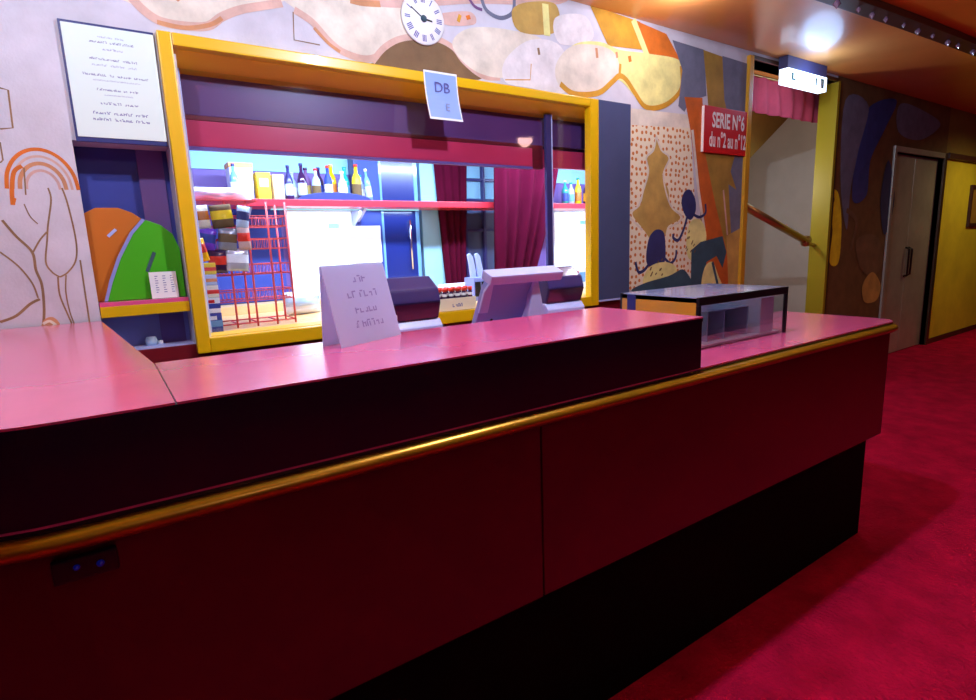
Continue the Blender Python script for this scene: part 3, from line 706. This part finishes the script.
tag(f.build('glass_cup', None, (.155, WALL+.12, 1.1105)), 'small clear cup standing in the hollow below the niche shelf', 'cup')

# ------------------------------------------------------------------ things on the bar
# tent sign on the raised top
af = thing('table_sign', 'white tent sign with faded lettering standing on the raised pink bar top', 'sign', (.60, 1.452, 1.2532), (0, 0, .42))
f = MB(); TW, TH = .235, .215
tl = Matrix.Rotation(-.25, 4, 'X')
f.box((-TW/2, 0, 0), (TW/2, .003, TH), 'tentpaper', 0, tl)
for i, (z, wd, m) in enumerate(((.168, (.055,), 'inkfaint'), (.126, (.035, .07), 'inkfaint'), (.083, (.085,), 'inkfaint'), (.044, (.016, .085), 'inkfaint'))):
    mb2 = MB(); scribble(mb2, .005, z, wd, .019, m, -.001, 40+i)
    t = bmesh.new(); me = bpy.data.meshes.new('tmp'); mb2.bm.to_mesh(me); mb2.bm.free(); t.from_mesh(me); bpy.data.meshes.remove(me)
    f.merge(t, m, tl)
f.build('front_sheet', af)
f = MB(); f.box((-TW/2, 0, 0), (TW/2, .003, TH*.985), 'tentpaper', 0, Matrix.Translation((0, .068, 0)) @ Matrix.Rotation(.055, 4, 'X')); f.build('back_sheet', af)

# till monitor seen from behind
ST = 1.1508
tm = thing('till_monitor', 'lavender till monitor seen from behind on the staff side of the bar', 'monitor', (1.34, 1.80, ST), (0, 0, .0))
f = MB(); f.box((-.13, -.07, 0), (.08, .06, .02), 'greyplastic', .006); f.build('base', tm)
f = MB(); f.prism([(.005, .015), (.115, .015), (.075, .215), (.055, .215)], -.075, -.045, 'lav', .006, 'y'); f.build('stand', tm)
tl = Matrix.Translation((0, .015, .012)) @ Matrix.Rotation(.40, 4, 'X')
f = MB(); f.prism([(-.185, .0), (.04, .0), (.06, .24), (-.15, .24), (-.168, .20)], 0, .028, 'greyplastic', .007, 'y', tl); cs = f.build('casing', tm)
f = MB(); f.box((-.165, -.02, .218), (.185, .045, .255), 'lav', .008, tl); f.build('top_bar', tm)
f = MB(); f.box((-.14, .0285, .03), (.04, .030, .20), 'black', 0, tl); f.build('screen', cs)
f = MB(); f.prism([(-.182, .10), (-.142, .10), (-.142, .215), (-.158, .225), (-.178, .19)], -.012, 0, 'lav', .004, 'y', tl); f.build('hinge_cover', cs)
f = MB(); f.lathe([(0, 0), (.006, 0), (.005, .003), (0, .003)], 'black', 10, tl @ Matrix.Translation((-.11, -.001, .06)) @ Matrix.Rotation(PI/2, 4, 'X')); f.build('screw_hole', cs)

def printer(loc, rz, label):
    pt = thing('receipt_printer', label, 'printer', loc, (0, 0, rz), 'receipt printers behind the bar')
    f = MB(); f.prism([(-.095, 0), (.10, 0), (.10, .10), (-.075, .10), (-.095, .075)], -.105, .105, 'lav', .006, 'x'); f.build('base', pt)
    f = MB(); f.box((.03, -.099, .006), (.10, -.0955, .06), 'black'); f.build('cable_slot', pt)
    f = MB(); f.prism([(-.075, .10), (.10, .10), (.10, .245), (-.02, .25), (-.082, .21), (-.097, .165)], -.10, .10, 'indigo', .008, 'x'); cv = f.build('cover', pt)
    f = MB(); f.prism([(-.0785, .103), (-.0755, .103), (-.097, .16), (-.1, .16)], -.096, .096, 'cola', 0, 'x'); f.build('front_flap', cv)
    return pt
printer((.895, 1.86, ST), .0, 'indigo receipt printer on white base beside the white tent sign')
printer((1.635, 1.90, ST), .0, 'indigo receipt printer on white base right of the till monitor')

# ------------------------------------------------------------------ inside the kiosk
# glowing panel on the back wall
BX = 3.999
x0, z1 = (1.094, 1.801); x1, z0 = (1.535, 1.262)
def light_panel(x0, x1, z0, z1, label):
    lp = thing('light_panel', label, 'light panel', ((x0+x1)/2, BX, z0), (0, 0, 0), 'glowing white panels in the kiosk')
    w, h = x1-x0, z1-z0
    f = MB(); f.box((-w/2, -.03, 0), (w/2, 0, h), 'lampwhite', .003); f.build('lit_face', lp)
    f = MB(); f.box((-w/2-.012, -.034, -.012), (-w/2, 0, h+.012), 'white'); f.box((w/2, -.034, -.012), (w/2+.012, 0, h+.012), 'white'); f.box((-w/2, -.034, -.012), (w/2, 0, 0), 'white'); f.box((-w/2, -.034, h), (w/2, 0, h+.012), 'white'); f.build('rim', lp)
    f = MB(); f.box((w*.12, -.0312, h*.80), (w*.30, -.0302, h*.86), 'cyanmark'); f.build('mark', lp)
    return lp
light_panel(x0, x1, 1.20, 1.775, 'glowing white panel under the pink shelf, behind the tent sign')
x0, z1 = (3.454, 1.816); x1, z0 = (3.966, 1.253)  # second panel: reflection of the left one, built as a solid copy
light_panel(x0, x1, z0, 1.775, 'copy of the glowing white panel standing in for its reflection at the right end')
# glazed cabinet
x0, zz = (1.549, 1.645); x1, zz = (2.040, 1.638)
cb = thing('glazed_cabinet', 'dark blue glazed cabinet on the kiosk back wall right of the glowing panel', 'cabinet', ((x0+x1)/2, 3.982, 1.190))
w = x1-x0
f = MB(); f.box((-w/2, -.09, 0), (w/2, 0, 1.0), 'indigo', .003); f.build('body', cb)
f = MB(); f.box((-w/2, -.10, 0), (-w/2+.03, -.09, 1.0), 'navy', .002); f.box((w/2-.03, -.10, 0), (w/2, -.09, 1.0), 'bluebottle', .002); f.box((-w*.12, -.10, 0), (-w*.12+.018, -.09, 1.0), 'bluebottle', .002); f.build('door_frame', cb)  # pale blue uprights are lines of reflected light, built as bars
f = MB(); f.box((-w/2+.03, -.097, 0), (-w*.12, -.092, 1.0), 'bluewall'); f.box((-w*.12+.018, -.097, 0), (w/2-.03, -.092, 1.0), 'cabinetblue'); f.build('door_pane', cb)
f = MB(); f.tube([(w*.33, -.112, .16), (w*.33, -.112, .52)], .008, 'chrome'); f.build('handle', cb)
x0, z1 = (1.456, 1.672); x1, z0 = (1.713, 1.414)
tag((lambda m: (m.box((0, 0, 0), (x1-x0, .003, z1-z0), 'white'), m.build('notice_sheet', None, (x0, 3.868, z0)))[1])(MB()), 'blank white sheet fixed on the dark blue cabinet beside the glowing panel', 'notice')
# pale pillar and curtains
x0, zz = (2.093, 1.641); x1, zz = (2.353, 1.638)
f = MB(); f.box((x0, 3.935, 1.186), (x1, 3.995, 2.9), 'palecyan', .004); struct(f.build('trim_8'))
def window_panes(x0, x1):
    f = MB(); z0, z1 = 1.20, 2.5
    for x in (x0, (x0+x1)/2-.012, x1-.024): f.box((x, 3.945, z0), (x+.024, 3.98, z1), 'indigo', .002)
    for z in (z0, 1.62, 1.86, 2.02, 2.16, 2.3): f.box((x0, 3.95, z), (x1, 3.978, z+.022), 'indigo', .002)
    o = struct(f.build('window_2'))
    f = MB(); f.box((x0, 3.98, z0), (x1, 3.992, 1.86), 'slate'); f.box((x0, 3.98, 1.86), (x1, 3.992, z1), 'palecyan'); f.build('window_pane', o)
x0, zz = (2.485, 1.636); x1, zz = (2.876, 1.630)
window_panes(x0, x1)
a, zz = (2.182, 2.082); b, zz = (2.515, 2.096); c, zz = (2.264, 1.208); e, zz = (2.451, 1.195)
cu = thing('curtain', 'narrow maroon curtain hanging left of the small paned window in the kiosk', 'curtain', (0, 0, 0), (0, 0, 0), 'maroon curtains in the kiosk')
drape('fabric', a, b, 3.905, 1.20, 2.55, 4, .012, 'curtain', cu, c, e)
a, zz = (2.492, 2.045); b, zz = (3.134, 2.072); c, zz = (2.458, 1.209); e, zz = (2.805, 1.185)
cu = thing('curtain', 'wide maroon curtain swept to the left, hanging behind the till monitor', 'curtain', (0, 0, 0), (0, 0, 0), 'maroon curtains in the kiosk')
drape('fabric', a, b, 3.5, 1.20, 2.45, 5, .028, 'curtain', cu, c, e, gather=.6)
f = MB(); f.tube([(a-.1, 3.5, 2.455), (b+.2, 3.5, 2.455)], .012, 'oldbrass'); f.build('rod', cu)
# sliding glass panel at the right end of the window
x0, zz = (2.517, 1.787); x1 = 3.07
sg = thing('sliding_glass', 'sliding glass panel with dark edge at the right end of the serving window', 'glass panel', (x0, 2.972, 1.1375))
f = MB(); f.box((0, -.012, 0), (.045, .012, 1.19), 'indigo', .003); f.box((.045, -.012, 0), (.054, .012, 1.19), 'lav', .002); f.build('stile', sg)
f = MB(); f.box((.054, -.003, 0), (x1-x0, .003, 1.19), 'glass'); f.build('pane', sg)
x1 = x0 - .004; x0 = .392
sg = thing('sliding_glass', 'wide sliding glass panel with dark left edge across most of the serving window', 'glass panel', (x0, 2.988, 1.1375))
f = MB(); f.box((0, -.003, 0), (x1-x0, .003, 1.19), 'glass'); f.build('pane', sg)
f = MB(); f.box((0, -.006, 0), (.02, .006, 1.19), 'lav', .002); f.build('stile', sg)

# red wire rack of snacks
RX, RY, RZ = .405, 3.12, 1.1305
rk = thing('wire_rack', 'red wire snack rack standing on the worktop inside the left end of the window', 'rack', (RX, RY, RZ))
RW, RD, RH = .445, .20, .635
for x in (0, .15, .25, .35, RW):
    for y in (0, RD):
        if y and x in (.15, .35): continue
        f = MB(); f.tube([(x, y, 0), (x, y, RH)], .0055, 'redwire', 6); f.build('upright', rk)
f = MB()
for y in (0, RD): f.tube([(0, y, .02), (RW, y, .02)], .004, 'redwire', 6)
for x in (0, .15, .25, .35, RW): f.tube([(x, 0, .02), (x, RD, .02)], .004, 'redwire', 6)
f.build('foot_rail', rk)
for z in (.135, .27, .40, .515):
    f = MB()
    for dz in (0, .05):
        for y in (0, RD): f.tube([(0, y, z+dz), (RW, y, z+dz)], .003, 'redwire', 5)
        for x in (0, RW): f.tube([(x, 0, z+dz), (x, RD, z+dz)], .003, 'redwire', 5)
    for i in range(1, 24):
        x = RW*i/24
        f.tube([(x, 0, z+.05), (x, 0, z), (x, RD, z), (x, RD, z+.05)], .0016, 'redwire', 4)
    f.build('basket', rk)
f = MB(); f.box((-.0, -.01, RH), (RW-.14, RD+.01, RH+.008), 'redwire', .002); f.build('top_bar', rk)
def bag(w, h, d, m1, m2, seed):
    r = random.Random(seed); t = bmesh.new(); n, k = 8, 8; G = []
    for s in (-1, 1):
        g = []
        for j in range(k+1):
            row = []
            for i in range(n+1):
                u, v = i/n, j/k
                b = (max(0, math.sin(PI*u))**.5)*(max(0, math.sin(PI*v))**.6)
                edge = i in (0, n) or j in (0, k)
                row.append(t.verts.new(((u-.5)*w*(1-.08*b), s*(.002 + d/2*b*(1 if edge else r.uniform(.5, 1.1))), v*h)))
            g.append(row)
        G.append(g)
        for j in range(k):
            for i in range(n):
                q = [g[j][i], g[j][i+1], g[j+1][i+1], g[j+1][i]]
                f = t.faces.new(q if s < 0 else q[::-1]); f.smooth = True
    for j in range(k):
        t.faces.new([G[0][j][0], G[0][j+1][0], G[1][j+1][0], G[1][j][0]]); t.faces.new([G[0][j][n], G[1][j][n], G[1][j+1][n], G[0][j+1][n]])
    for i in range(n):
        t.faces.new([G[0][0][i], G[1][0][i], G[1][0][i+1], G[0][0][i+1]]); t.faces.new([G[0][k][i], G[0][k][i+1], G[1][k][i+1], G[1][k][i]])
    bmesh.ops.recalc_face_normals(t, faces=t.faces)
    mb = MB(); a = mb.mi(m1); b = mb.mi(m2); mp = {v: mb.bm.verts.new(v.co) for v in t.verts}
    for f in t.faces:
        g = mb.bm.faces.new([mp[v] for v in f.verts]); g.smooth = f.smooth
        zc = f.calc_center_median().z/h
        g.material_index = b if .35 < zc < .7 else a
    t.free(); return mb
BAGS = [(.035, .500, .085, 'cream', 'orange', 'white and orange snack bag leftmost in the top row of the red rack'),
        (.135, .505, .10, 'p_umber', 'yellowpack', 'brown snack bag with yellow band in the top row of the red rack'),
        (.218, .500, .06, 'clear', 'p_navy', 'pale snack bag with navy band at the right end of the top row'),
        (.035, .395, .085, 'violet', 'bluewall', 'violet snack bag leftmost in the second row of the red rack'),
        (.138, .392, .085, 'greyfoil', 'p_umber', 'grey foil snack bag with brown band in the second row'),
        (.025, .345, .05, 'amber', 'redcap', 'small amber snack bag tucked under the violet bag'),
        (.085, .285, .085, 'cola', 'redcap', 'plum snack bag with red band in the lowest row of bags'),
        (.175, .290, .105, 'foil', 'white', 'silver crinkled snack bag in the lowest row of bags'),
        (.222, .395, .06, 'p_rose', 'redcap', 'rose snack bag with red band beside the grey foil bag')]
M['violet'] = mat('violet_foil', (120, 60, 200), .3, coat=.3); M['foil'] = mat('silver_foil', (206, 206, 216), .25, metal=.4); M['greyfoil'] = mat('grey_foil', (150, 150, 156), .3, metal=.3)
for i, (x, z, w_, a, b, lb) in enumerate(BAGS):
    o = bag(w_, .112, .036, a, b, i).build('snack_bag', None, (RX+x, RY-.028-(.03 if i == 5 else 0), RZ+z), (random.uniform(-.06, .06), random.uniform(-.2, .2), random.uniform(-.1, .1)))
    tag(o, lb, 'snack bag', 'snack bags in the red rack')
# column of packs in front of the rack
PK = [('blue', 'bluewall', 'bluebottle', .095, 'lowest pack of the column by the left window jamb, blue and pale blue'),
      ('blue', 'white', 'bluewall', .075, 'white pack with blue band, second from the bottom of the column by the left jamb'),
      ('o', 'cream', 'redcap', .06, 'cream pack with red band in the middle of the column by the left jamb'),
      ('o', 'clear', 'orangecap', .05, 'pale pack with orange band, fourth in the column by the left jamb'),
      ('y', 'yellowpack', 'redcap', .055, 'yellow pack with red band, topmost of the column by the left jamb')]
z = 1.1305
for i, (q, a, b, h, lb) in enumerate(PK):
    f = MB(); f.box((-.036, -.028, 0), (.036, .028, h), a, .004); f.box((-.0365, -.0285, h*.3), (.0365, .0285, h*.62), b, .001)
    if i in (0, 1): f.box((-.02, -.0292, h*.66), (.012, -.0286, h*.86), 'white' if i == 0 else 'signred')
    tag(f.build('snack_pack', None, (.433, 3.05, z), (0, 0, random.uniform(-.06, .06))), lb, 'snack pack', 'packs stacked by the left jamb'); z += h+.0008
# bag lying on the rack
o = bag(.30, .07, .14, 'white', 'white', 31).build('paper_bag', None, (RX+.16, RY+.125, RZ+RH+.009)); tag(o, 'flat white paper bag lying on top of the red wire rack', 'bag')

# packets and bottles on the pink shelf
SH = SZ+.0008
def shelf_x(px_x): return px_x
def carton(x, y, w, d, h, m, lb, lid=None, band=None, tilt=0.):
    t_ = thing('carton', lb, 'carton', (x, y, SH), (0, 0, tilt), 'cartons on the pink shelf')
    f = MB(); f.prism([(-w*.44, 0), (w*.44, 0), (w/2, h), (-w/2, h)], -d/2, d/2, m, .003, 'y')
    if band: f.box((-w*.3, -d/2-.001, h*.5), (w*.3, -d/2, h*.8), band)
    f.build('box', t_)
    if lid: f = MB(); f.box((-w*.52, -d*.52, h), (w*.52, d*.52, h+.028), lid, .004); f.build('lid', t_)
    else: f = MB(); f.box((-w*.5, -d*.5, h), (w*.5, d*.5, h+.004), m, .001); f.build('lid', t_)
x0, zz = (0.707, 1.851); x1, zz = (0.838, 1.853)
carton((x0+x1)/2, 3.75, x1-x0, .12, .185, 'white', 'white tub with orange lid at the left end of the pink shelf', 'orangecap')
x0, zz = (0.856, 1.854); x1, zz = (0.945, 1.855)
carton((x0+x1)/2, 3.75, x1-x0-.006, .09, .160, 'yellowpack', 'yellow carton with white patch next to the white tub on the shelf', None, 'white')
x0, zz = (0.951, 1.855); x1, zz = (1.024, 1.857)
carton((x0+x1)/2, 3.75, x1-x0-.006, .09, .150, 'cream', 'cream carton standing between the yellow carton and the bottles', None, None)
def bottle(x, y, h, r, body, cap, lbm, lb, grp='bottles on the pink shelf', z=None, rot=(0, 0, 0)):
    t_ = thing('bottle', lb, 'bottle', (x, y, SH if z is None else z), rot, grp)
    f = MB(); f.lathe([(0, 0), (r, 0), (r, h*.55), (r*.85, h*.66), (r*.38, h*.78), (r*.36, h*.93), (0, h*.93)], body, 14); f.build('glass', t_)
    f = MB(); f.lathe([(0, h*.93), (r*.45, h*.93), (r*.45, h), (0, h)], cap, 12); f.build('cap', t_)
    f = MB(); f.lathe([(r*1.02, h*.14), (r*1.03, h*.15), (r*1.03, h*.46), (r*1.02, h*.47)], lbm, 14); f.build('paper_label', t_)
bottle(.722, 3.655, .20, .024, 'bluebottle', 'indigo', 'white', 'pale blue bottle left of the white tub at the shelf end')
BTX = [1.052, 1.09, 1.134, 1.179, 1.225, 1.264, 1.304, 1.348, 1.399, 1.441, 1.497, 1.547, 1.587, 3.38, 3.449, 3.531, 3.633, 1.08, 1.573]
BT = [(289, .20, .022, 'indigo', 'indigo', 'clear', 'slim indigo bottle with dark cap at the left end of the bottle row'),
      (295, .17, .026, 'clear', 'lav', 'white', 'short pale bottle with white label beside the slim indigo bottle'),
      (302, .215, .024, 'cola', 'indigo', 'clear', 'dark plum bottle with pale label left of the mauve bottle'),
      (309, .20, .026, 'p_mauve', 'cola', 'p_tan', 'mauve bottle with tan label in the left half of the bottle row'),
      (316, .19, .024, 'clear', 'signred', 'p_umber', 'clear bottle with red cap and brown label in the bottle row'),
      (322, .205, .024, 'cola', 'p_navy', 'bluewall', 'dark bottle with blue label in the middle of the bottle row'),
      (328, .21, .022, 'bluewall', 'redcap', 'white', 'blue bottle with red cap and white label next to the amber bottle'),
      (334.5, .225, .028, 'amber', 'orangecap', 'orange', 'amber bottle with orange cap and label in the bottle row'),
      (342, .18, .026, 'clear', 'white', 'white', 'clear white-labelled bottle right of the amber bottle'),
      (348, .215, .026, 'teal', 'teal', 'bluebottle', 'teal bottle between the clear bottle and the yellow bottle'),
      (356, .225, .027, 'yellowpack', 'redcap', 'p_umber', 'yellow bottle with red cap and brown label in the bottle row'),
      (363, .17, .024, 'clear', 'teal', 'white', 'short clear bottle with teal cap near the right end of the row')]
for i, (px_, h, r, body, cap, lbm, lb) in enumerate(BT):
    x = BTX[i]
    bottle(x, 3.74 + (.035 if i % 2 else -.025), h*1.06, r*1.15, body, cap, lbm, lb)
bottle(BTX[12], 3.72, .215, .022, 'bluebottle', 'white', 'clear', 'pale blue leaning bottle at the right end of the row', rot=(0, -.10, 0))
for x, h, body, cap, lbm, lb in ((BTX[13], .20, 'teal', 'white', 'bluewall', 'teal bottle standing in for a reflection at the right end of the window'), (BTX[14], .185, 'clear', 'teal', 'bluebottle', 'pale bottle standing in for a reflection between the teal and yellow ones'),
                            (BTX[15], .225, 'yellowpack', 'teal', 'orange', 'yellow bottle with orange label standing in for a reflection at the right end'), (BTX[16], .21, 'cola', 'redcap', 'amber', 'dark bottle with amber label standing in for a reflection by the right jamb')):
    bottle(x, 3.74, h, .03, body, cap, lbm, lb, 'bottles built as reflections at the right end of the pink shelf')  # solid bottles standing in for the mirrored bottle row
# blue arched tray lying in front of the bottles
x0 = BTX[17]; x1 = BTX[18]; w = (x1-x0)/2
f = MB(); f.prism([(-w, 0)] + [(-w*math.cos(PI*i/16), .052*math.sin(PI*i/16)) for i in range(1, 16)] + [(w, 0)], -.006, .006, 'navy', .002, 'y')
tag(f.build('arched_tray', None, ((x0+x1)/2, 3.665, SH), (0, 0, 0)), 'low arched navy tray edge standing in front of the bottles', 'tray')

# candy box on the worktop
x0, zz = (1.582, 1.173); x1, zz = (1.838, 1.151); w = x1-x0
cbx = thing('sweet_box', 'white open carton on the yellow window sill left of the till monitor', 'box', ((x0+x1)/2, 2.892, 1.1365))
f = MB(); f.box((-w/2, -.06, 0), (w/2, -.057, .072), 'cream'); f.box((-w/2, .057, 0), (w/2, .06, .072), 'cream'); f.box((-w/2, -.057, 0), (-w/2+.003, .057, .072), 'cream'); f.box((w/2-.003, -.057, 0), (w/2, .057, .072), 'cream'); f.box((-w/2, -.057, 0), (w/2, .057, .003), 'cream')
scribble(f, 0, .02, (.07,), .02, 'ink', -.0605, 77); f.build('carton', cbx)
for r_ in range(2):
    for c_ in range(6):
        t_ = thing('small_bottle', 'little dark bottle with red cap in the white open carton', 'bottle', (cbx.location.x - w/2 + .018 + c_*(w-.036)/5, 2.866+r_*.052, 1.140), (0, 0, 0), 'little bottles in the white carton')
        f = MB(); f.lathe([(0, 0), (.0135, 0), (.0135, .095), (.009, .106), (0, .106)], 'cola', 10); f.lathe([(.0138, .078), (.0139, .079), (.0139, .092), (.0138, .093)], 'white', 10); f.build('glass', t_)
        f = MB(); f.lathe([(0, .106), (.0135, .106), (.0135, .128), (0, .128)], 'redcap', 10); f.build('cap', t_)
x0, zz = (1.895, 1.264)
o = bag(.20, .085, .10, 'white', 'white', 51).build('plastic_bag', None, (x0, 3.2, 1.1835), (0, 0, 0)); tag(o, 'crumpled white bag on a pale block behind the little bottles', 'bag')
f = MB(); f.box((-.12, -.07, 0), (.12, .07, .052), 'cream', .004); tag(f.build('block_carton', None, (x0, 3.2, 1.1305)), 'pale flat carton under the crumpled white bag behind the little bottles', 'carton')
x0, zz = (1.000, 1.280)
o = bag(.24, .14, .12, 'white', 'clear', 52).build('plastic_bag', None, (x0, 3.5, 1.1305), (0, 0, .2)); tag(o, 'crumpled white bag on the worktop between the red rack and the tent sign', 'bag')
# grey lever machine
x0, zz = (2.163, 1.201)
lm = thing('lever_machine', 'grey machine with two upright curved levers left of the till monitor', 'machine', (x0, 3.32, 1.1305))
f = MB(); f.box((-.06, -.06, 0), (.06, .06, .16), 'greyplastic', .008); f.box((-.05, -.064, .03), (-.005, -.06, .13), 'black'); f.box((.005, -.064, .03), (.05, -.06, .13), 'black'); f.build('body', lm)
for dx in (-.03, .03):
    f = MB(); f.prism([(dx-.014, .155), (dx+.026, .155), (dx+.026, .20), (dx+.006, .30), (dx-.016, .325), (dx-.034, .315), (dx-.022, .25)], -.01, .01, 'lav', .003, 'y'); f.build('lever', lm)
# carton at the right end
x0, zz = (3.230, 1.156)
kt = thing('goods_carton', 'pale carton with pink front on the worktop at the right end of the window', 'carton', (x0, 3.5, 1.1305))
f = MB(); f.box((-.11, -.06, 0), (.11, .06, .17), 'white', .004); f.build('box', kt)
f = MB(); f.box((-.08, -.063, .03), (.02, -.0601, .14), 'rose'); f.box((.03, -.063, .05), (.09, -.0601, .13), 'bluebottle'); f.build('front_print', kt)
# small things on the left printer
f = MB(); f.box((-.03, -.03, 0), (.03, .03, .016), 'white', .003); f.box((-.027, -.027, .016), (.033, .03, .034), 'lav', .003)
tag(f.build('receipt_pad', None, (.795, 1.80, 1.0865+.176)), 'small white pad lying on top of the left receipt printer', 'pad')
# black fitting under the rail at the left, with painted blue glints
f = MB(); f.box((-.045, -.014, -.02), (.045, 0, .02), 'black', .004); f.lathe([(0, 0), (.006, 0), (.005, .004), (0, .005)], 'blueglint', 10, Matrix.Translation((.02, -.014, 0)) @ Matrix.Rotation(PI/2, 4, 'X')); f.lathe([(0, 0), (.005, 0), (.004, .004), (0, .005)], 'blueglint', 10, Matrix.Translation((-.012, -.014, .004)) @ Matrix.Rotation(PI/2, 4, 'X'))
hx, hz = (-0.082, 1.004)
tag(f.build('bag_hook_plate', None, (hx, 1.0995, hz)), 'small black fitting with two blue glints under the rail at far left', 'fitting')

# garland of crystals along the moulding
g0 = Vector((4.0, 1.90)); g1 = Vector((6.8, 1.80))
for i in range(13):
    p = g0.lerp(g1, (i + random.uniform(-.3, .3))/12)
    yy = None
    for (xa, ya), (xb, yb) in zip(TR2, TR2[1:]):
        if xa <= p.x <= xb: yy = ya + (yb-ya)*(p.x-xa)/(xb-xa) - .075
    f = MB(); s_ = random.uniform(.013, .024); f.lathe([(0, -s_*1.3), (s_, -s_*.1), (s_*.5, s_*.8), (0, s_*1.05)], 'crystal', 6)
    tag(f.build('crystal_drop', None, (p.x, yy, CEIL-.045-s_*1.05)), 'lilac crystal drop hanging from the dark ceiling moulding at top right', 'ornament', 'crystal drops along the ceiling moulding')

# ------------------------------------------------------------------ lights
def downlight(x, y, label, z=CEIL, m='downlight'):
    t_ = thing('downlight', label, 'ceiling light', (x, y, z), (0, 0, 0), 'ceiling downlights')
    f = MB(); f.lathe([(.045, -.012), (.06, -.012), (.06, 0), (.045, 0)], 'chrome', 24); f.build('ring', t_)
    f = MB(); f.lathe([(0, -.006), (.044, -.006), (.044, -.001), (0, -.001)], m, 24); f.build('lens', t_)
def lamp(kind, name, loc, power, col, size=.05, aim=None, **kw):
    l = bpy.data.lights.new(name, kind); l.energy = power; l.color = col
    if kind == 'AREA': l.shape = 'RECTANGLE'; l.size, l.size_y = size
    else: l.shadow_soft_size = size
    for k_, v_ in kw.items(): setattr(l, k_, v_)
    o = bpy.data.objects.new(name, l); C.objects.link(o); o.location = loc
    if aim: o.rotation_euler = (Vector(aim)-Vector(loc)).to_track_quat('-Z', 'Y').to_euler()
    return o
COOL = (.70, .80, 1.0); ICE = (.62, .80, 1.0); WARM = (1.0, .74, .34)
downlight(1.52, 1.21, 'ceiling downlight above the middle of the bar')
lamp('POINT', 'bar_lamp', (1.52, 1.21, 2.90), 130, COOL, .035)
downlight(-.25, 1.55, 'ceiling downlight above the left end of the bar')
lamp('POINT', 'bar_lamp', (-.25, 1.55, 2.90), 66, COOL, .04)
downlight(.5, -.8, 'ceiling downlight behind the viewer')
lamp('POINT', 'bar_lamp', (.5, -.8, 2.90), 11, (.6, .6, 1.0), .05)
downlight(3.15, 2.36, 'ceiling downlight in front of the mural')
lamp('POINT', 'bar_lamp', (3.15, 2.36, 2.86), 12, (.85, .85, 1.0), .05)
# kiosk strip light behind the pelmet
tb = MB(); tb.tube([(.5, 3.0835, 2.20), (4.2, 3.0835, 2.20)], .018, 'tube', 10)
tag(tb.build('strip_light'), 'cool white strip light tube behind the red pelmet of the serving window', 'light')
lamp('AREA', 'kiosk_light', (2.2, 3.14, 2.18), 100, ICE, (3.6, .06), (2.2, 3.8, 1.35))
us = MB(); us.box((.95, 3.80, SZ-.050), (2.0, 3.815, SZ-.0425), 'cyanmark', .002)  # added glowing strip, brightens the space below the shelf
tag(us.build('shelf_fill_strip'), 'slim pale blue glowing strip added under the pink shelf as fill', 'light')
lamp('AREA', 'shelf_fill', (1.5, 3.807, SZ-.054), 5, ICE, (1.05, .015), (1.5, 3.86, 1.2))  # fill lamp for the added strip
# exit sign glow, warm lamps at the far right and in the stairs
lamp('POINT', 'exit_glow', (ex.location.x-.05, 2.62, 2.80), 8, (.36, .58, 1.0), .16)
downlight(9.6, 1.6, 'ceiling downlight in front of the yellow wall', m='warmlight')
lamp('SPOT', 'hall_beam', (9.6, 1.6, 2.955), 70, WARM, .06, (9.6, 1.9, 0), spot_size=2.7, spot_blend=.7)
lamp('POINT', 'stair_lamp', (5.5, 3.4, 2.0), 15, (1.0, .95, .9), .1)
lamp('SPOT', 'hall_beam', (5.2, -.6, 2.955), 52, (1.0, .5, .42), .1, (5.2, .4, 0), spot_size=2.6, spot_blend=.8)

w = bpy.data.worlds.new('World'); SC.world = w; w.use_nodes = True
w.node_tree.nodes['Background'].inputs[0].default_value = (.05, .03, .06, 1); w.node_tree.nodes['Background'].inputs[1].default_value = .2

# ------------------------------------------------------------------ camera
R = [[0.8245, 0.131725, -0.550317], [-0.564709, 0.129475, -0.815071], [-0.036113, 0.982794, 0.181138]]
cd = bpy.data.cameras.new('camera'); cd.sensor_width = 36; cd.lens = 564/976*36; cd.clip_start = .05
co = bpy.data.objects.new('camera', cd); C.objects.link(co)
co.matrix_world = Matrix.Translation((0, 0, 1.5)) @ Matrix(R).to_4x4()
SC.camera = co
SC.view_settings.view_transform = 'Standard'; SC.view_settings.look = 'None'; SC.view_settings.gamma = 1
SC.view_settings.exposure = 0; SC.view_settings.use_curve_mapping = False
